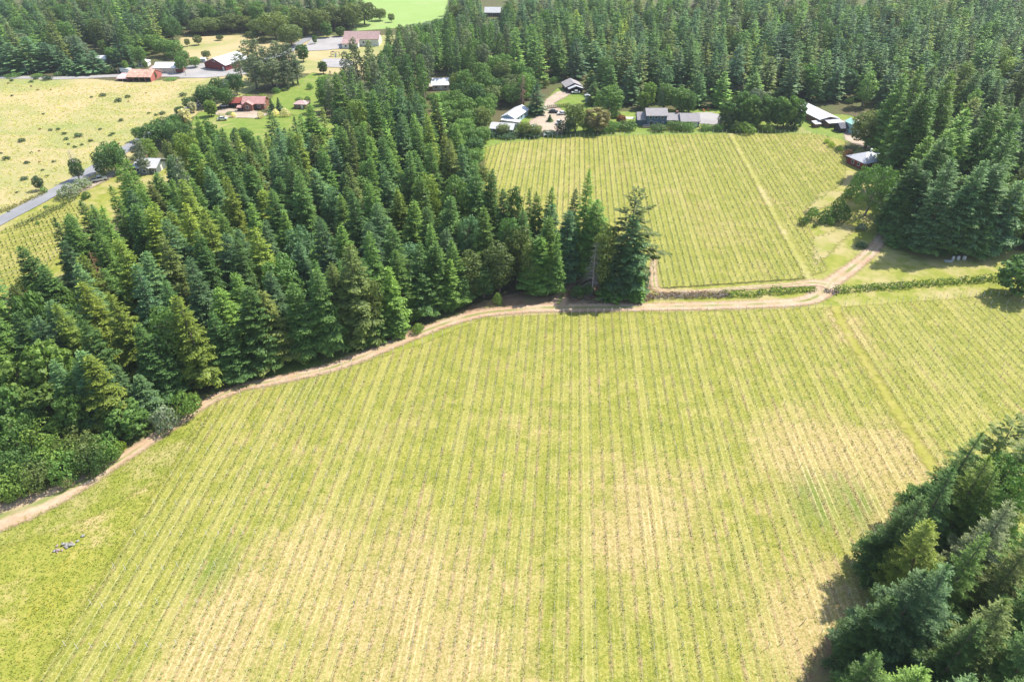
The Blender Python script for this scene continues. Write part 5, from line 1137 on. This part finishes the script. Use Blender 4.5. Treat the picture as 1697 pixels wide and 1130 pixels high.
vehicle('car', (931,191), 8, (.70,.70,.70), 'white car parked beside the dark car in the yard', 'car')
vehicle('car', (926,206), 60, (.62,.63,.62), 'pale car half under the trees below the white car', 'car')
vehicle('van', (948,208), 70, (.66,.67,.72), 'white camper half hidden behind the rounded grey-leaved tree', 'camper')
vehicle('car', (954,156), 5, (.70,.71,.72), 'white car parked in front of the dark-roofed cabin', 'car')
vehicle('van', (886,221), 100, (.55,.57,.60), 'grey camper behind the dark small tree at the field edge', 'camper')
vehicle('car', (908,226), 20, (.60,.64,.62), 'pale pickup-like car at the top edge of the upper vineyard', 'car')
vehicle('car', (1492,262), 30, (.68,.68,.70), 'white car behind the annex of the red-walled house', 'car')
vehicle('van', (211,122), 160, (.66,.68,.66), 'white camper parked between the open barn and the dark fir', 'camper')
vehicle('car', (372,178), 10, (.68,.68,.68), 'white car at the left end of the red-roofed wing', 'car')
vehicle('car', (369,200), 190, (.66,.66,.66), 'white car on the lawn below the red-roofed house', 'car')
vehicle('car', (390,173), 80, (.5,.5,.55), 'silver car inside the open red-roofed wing', 'car')
vehicle('car', (1148,207), 60, (.45,.50,.56), 'blue-grey car by the white garage door of the farmhouse', 'car')
vehicle('car', (489,131), 40, (.66,.66,.68), 'white car at the top of the triangular lawn', 'car')

# ------------------------------------------------------------------ small things
def pole(px, top, label, arm=True):
    x, y, h, _ = tree_at(px[0], top, px[1], 1); e = bpy.data.objects.new('utility_pole', None); COL.objects.link(e); e.location = (x, y, 0); tag(e, label, 'utility pole', 'utility poles along the farm road')
    m = MB(); m.tube([(0, 0, -.2), (0, 0, h)], [.2, .13], 8); link('post', m.mesh('post', M('pole_wood', (.48,.44,.38))), e)
    if arm: m = MB(); m.box(-1.2, 1.2, -.17, -.135, h-.9, h-.72); link('crossarm', m.mesh('crossarm', M('pole_wood', (.48,.44,.38))), e)
pole((40,124), 106, 'leftmost utility pole on the farm road verge')
pole((94,127), 119, 'short pale post between the first and second utility poles', False)
pole((110,120), 104, 'utility pole before the dark firs, second from the left')
pole((194,122), 114, 'short utility pole at the foot of the dark fir', False)
pole((301,121), 102, 'tall utility pole at the red end of the cream garage')
pole((304,127), 110, 'thin pole at the farmyard entrance', False)
for i, (px, top) in enumerate(((578.5, 424.5), (587, 423.5), (597, 423.5))):
    px += 1000; e = bpy.data.objects.new('barrel_tank', None); COL.objects.link(e); e.location = (*G(px, 431-i*.4), 0)
    tag(e, ['leftmost of the three white tanks at the edge of the tall firs', 'middle one of the three white tanks under the tall firs', 'rightmost and largest of the three white tanks under the firs'][i], 'tank', 'three white tanks under the firs')
    m = MB(); r_ = .42+.05*i; m.tube([(0,0,0),(0,0,.1),(0,0,.6),(0,0,1.0),(0,0,1.25),(0,0,1.35)], [r_*.9,r_,r_*1.02,r_,r_*.8,r_*.4], 14); link('body', m.mesh('body', M('white_plastic', (.70,.68,.68), .5), smooth=True), e)
    m = MB(); m.tube([(0,0,1.35),(0,0,1.45)], [.16,.16], 10); link('lid', m.mesh('lid', M('grey_lid', (.3,.3,.33))), e)
m_ = MB(); m_.tube([(0,0,0),(0,0,.15),(0,0,1.2),(0,0,1.6),(0,0,1.75)], [1.05,1.1,1.1,.7,.2], 16)
tag(link('water_tank', m_.mesh('water_tank', M('white_plastic', (.70,.68,.68), .5), smooth=True), None, (*G(1469,392),0)), 'pale round water tank beside the track at the fir edge', 'tank')
m_ = MB(); m_.box(-1.2,1.2,-.5,.5,.25,.4); m_.box(-1,1,-.35,.35,.02,.24)
tag(link('pallet_stack', m_.mesh('pallet_stack', M('weathered_pallet', (.5,.52,.52))), None, (*G(1571,434),0)), 'low grey pallet left of the white tanks', 'pallet')
# play frame on the church lawn
e = bpy.data.objects.new('climbing_frame', None); COL.objects.link(e); e.location = (*G(556,94), 0); tag(e, 'dark climbing frame on the lawn in front of the church', 'play frame')
m_ = MB()
for a in (-2.6, 0, 2.6):
    for b in (-1.2, 1.2): m_.tube([(a, b, 0), (a, b*.4, 2.6)], [.09, .09], 6)
m_.tube([(-2.8, 0, 2.6), (2.8, 0, 2.6)], [.1, .1], 6); link('frame', m_.mesh('frame', M('dark_purple_steel', (.05,.04,.08))), e)
m_ = MB(); m_.box(-1.9,-.7,-.7,.7,1.2,1.35); m_.box(-2,-.6,-.8,.8,2.75,2.95); link('platform', m_.mesh('platform', M('dark_purple_steel', (.05,.04,.08))), e)
m_ = MB(); m_.poly([(.4,-.4,1.9),(1,-.4,1.9),(1,-2.6,.2),(.4,-2.6,.2),(.4,-.4,1.8),(1,-.4,1.8),(1,-2.6,.1),(.4,-2.6,.1)], [(0,1,2,3),(7,6,5,4),(0,3,7,4),(1,5,6,2),(0,4,5,1),(3,2,6,7)]); link('slide', m_.mesh('slide', M('blue_plastic', (.08,.15,.3))), e)
# orange seats on the far lawn of the farmhouse
for i, px in enumerate(((1167,185),(1173,184))):
    e = bpy.data.objects.new('garden_chair', None); COL.objects.link(e); e.location = (*G(*px), 0); e.rotation_euler = (0, 0, radians(30-60*i)); tag(e, ['left', 'right'][i]+' orange garden chair on the lawn right of the farmhouse', 'chair', 'orange garden chairs')
    O = M('orange_wood', (.62,.22,.05)); m_ = MB(); m_.box(-.45,.45,-.4,.4,.35,.43); link('seat', m_.mesh('seat', O), e); m_ = MB(); m_.poly([(-.45,.4,.4),(.45,.4,.4),(.45,.62,1.2),(-.45,.62,1.2),(-.45,.47,.4),(.45,.47,.4),(.45,.69,1.2),(-.45,.69,1.2)], [(0,1,2,3),(7,6,5,4),(0,3,7,4),(1,5,6,2),(2,6,7,3),(0,4,5,1)]); link('backrest', m_.mesh('backrest', O), e)
    for a in (-.4, .34):
        for b in (-.36, .3): m_ = MB(); m_.box(a, a+.06, b, b+.06, 0, .345); link('leg', m_.mesh('leg', O), e)
# stone heap on the weedy bank
def stone(r, s):
    bm_ = MB(); n = 7; pts = []
    import bmesh as B
    b = B.new(); B.ops.create_icosphere(b, subdivisions=2, radius=1); 
    for v in b.verts: v.co = Vector((v.co.x*s*r.uniform(.85, 1.15), v.co.y*s*r.uniform(.7, 1.1), v.co.z*s*r.uniform(.5, .7)))
    me = bpy.data.meshes.new('stone'); b.to_mesh(me); b.free(); return me
sr = random.Random(4); SM = [M('pink_stone', (.34,.25,.22), .9, .2, 3), M('grey_stone', (.28,.27,.25), .9, .2, 3)]
sp = [stone(sr, s) for s in (.28, .36, .22, .3)]
for i, me in enumerate(sp): me.materials.append(SM[i % 2])
c0 = G(113, 904)
for i in range(20):
    t = sr.random(); o = link('stone', sp[i % 4], None, (c0[0]+sr.gauss(0, .55)+(t-.5)*1.6, c0[1]+sr.gauss(0, .5)+(t-.5)*3.4, .2+.15*sr.random()*(i % 3)), sr.uniform(0, 6)); tag(o, 'pale field stone in the heap on the flowery bank', 'stone', 'stones of the heap on the flowery bank')

# ------------------------------------------------------------------ grass tufts and weeds (stuff)
def tufts(name, poly, n, size, tint, label, seed, hmin=.1, cond=None, world=False, fall=0):
    r = np.random.default_rng(seed); W = np.array(poly if world else GP(poly)); a, b = W.min(0), W.max(0); P = r.uniform(a, b, (n*2, 2)); P = P[in_poly(P, W)][:n]
    if cond is not None: P = P[r.random(len(P)) < cond(P)]
    px = np.array([proj(x, y, 0) for x, y in P]); P = P[(px[:, 0] > -20) & (px[:, 0] < 1717) & (px[:, 1] < 1145)]
    k = 4; n = len(P)*k; s = np.repeat(size*r.uniform(.5, 1.6, len(P)), k); C = np.c_[np.repeat(P, k, 0)+r.normal(0, .6, (n, 2))*s[:, None], s*.45+hmin*r.random(n)+.1]
    th = r.uniform(0, 2*pi, n); U = np.c_[np.cos(th)*.35, np.sin(th)*.35, np.full(n, .8)]*s[:, None]*.6; V = np.c_[-np.sin(th), np.cos(th), np.zeros(n)]*s[:, None]*.55
    Pv, Fc = quads(C, U, V); Pv[:, 2] = np.maximum(Pv[:, 2], .01)
    me = new_mesh(name, Pv, Fc, {'tip': np.tile([.2, .6, 1, .6], n), 'rnd': np.repeat(r.random(n), 4)}, [VINELEAF]); o = link(name, me); o['tint'] = tint; return tag(o, label, 'grass', kind='stuff')
tufts('weeds', LOW, 7000, .11, (.30,.35,.08), 'weeds and grass tufts scattered over the lower vineyard floor', 71, world=True)
tufts('dry_grass', LOW, 9000, .12, (.60,.52,.24), 'straw-coloured grass tufts over the lower vineyard floor', 72, world=True)
tufts('weedy_grass', [(-20,880),(90,838),(200,770),(300,710),(370,670),(250,830),(160,985),(60,1150),(-30,1150)], 9000, .12, (.40,.43,.10), 'rank green grass of the bank between track and vineyard', 73)
tufts('yellow_flowers', [(-20,960),(90,900),(180,900),(120,1020),(40,1150),(-30,1150)], 450, .12, (.60,.50,.08), 'patches of yellow flowers on the weedy bank', 74, cond=lambda P: np.clip(blobs([(120,925,2.2,1.),(100,990,3,.5),(60,1000,3,.5),(25,1060,3,.4),(40,1100,2,.4)])(P), 0, 1))
tufts('pasture_tufts', [(-100,136),(215,140),(345,134),(300,185),(210,240),(120,290),(0,355),(-100,420)], 7000, .3, (.50,.50,.20), 'coarse grass tussocks over the pale pasture', 76)
tufts('verge_plants', [(420,640),(560,600),(700,560),(800,515),(1000,505),(1340,495),(1350,470),(1690,470),(1690,490),(1400,505),(1350,500),(820,512),(560,608)], 2500, .15, (.32,.37,.08), 'grass growing along the track verges', 75)

# ------------------------------------------------------------------ the air: a closed box of thin even haze round camera and land
m_ = MB(); m_.box(-900, 900, -60, 1100, -1.0, 106.0)
hz = bpy.data.materials.new('haze'); hz.use_nodes = True; hz.node_tree.nodes.clear()
ho = hz.node_tree.nodes.new('ShaderNodeOutputMaterial'); hv = hz.node_tree.nodes.new('ShaderNodeVolumePrincipled')
hv.inputs['Color'].default_value = (.86, .93, 1.0, 1); hv.inputs['Density'].default_value = .00010; hv.inputs['Anisotropy'].default_value = .1
hz.node_tree.links.new(hv.outputs[0], ho.inputs['Volume'])
tag(link('haze', m_.mesh('haze', hz)), 'thin pale summer haze over the far woods', 'haze', kind='stuff')
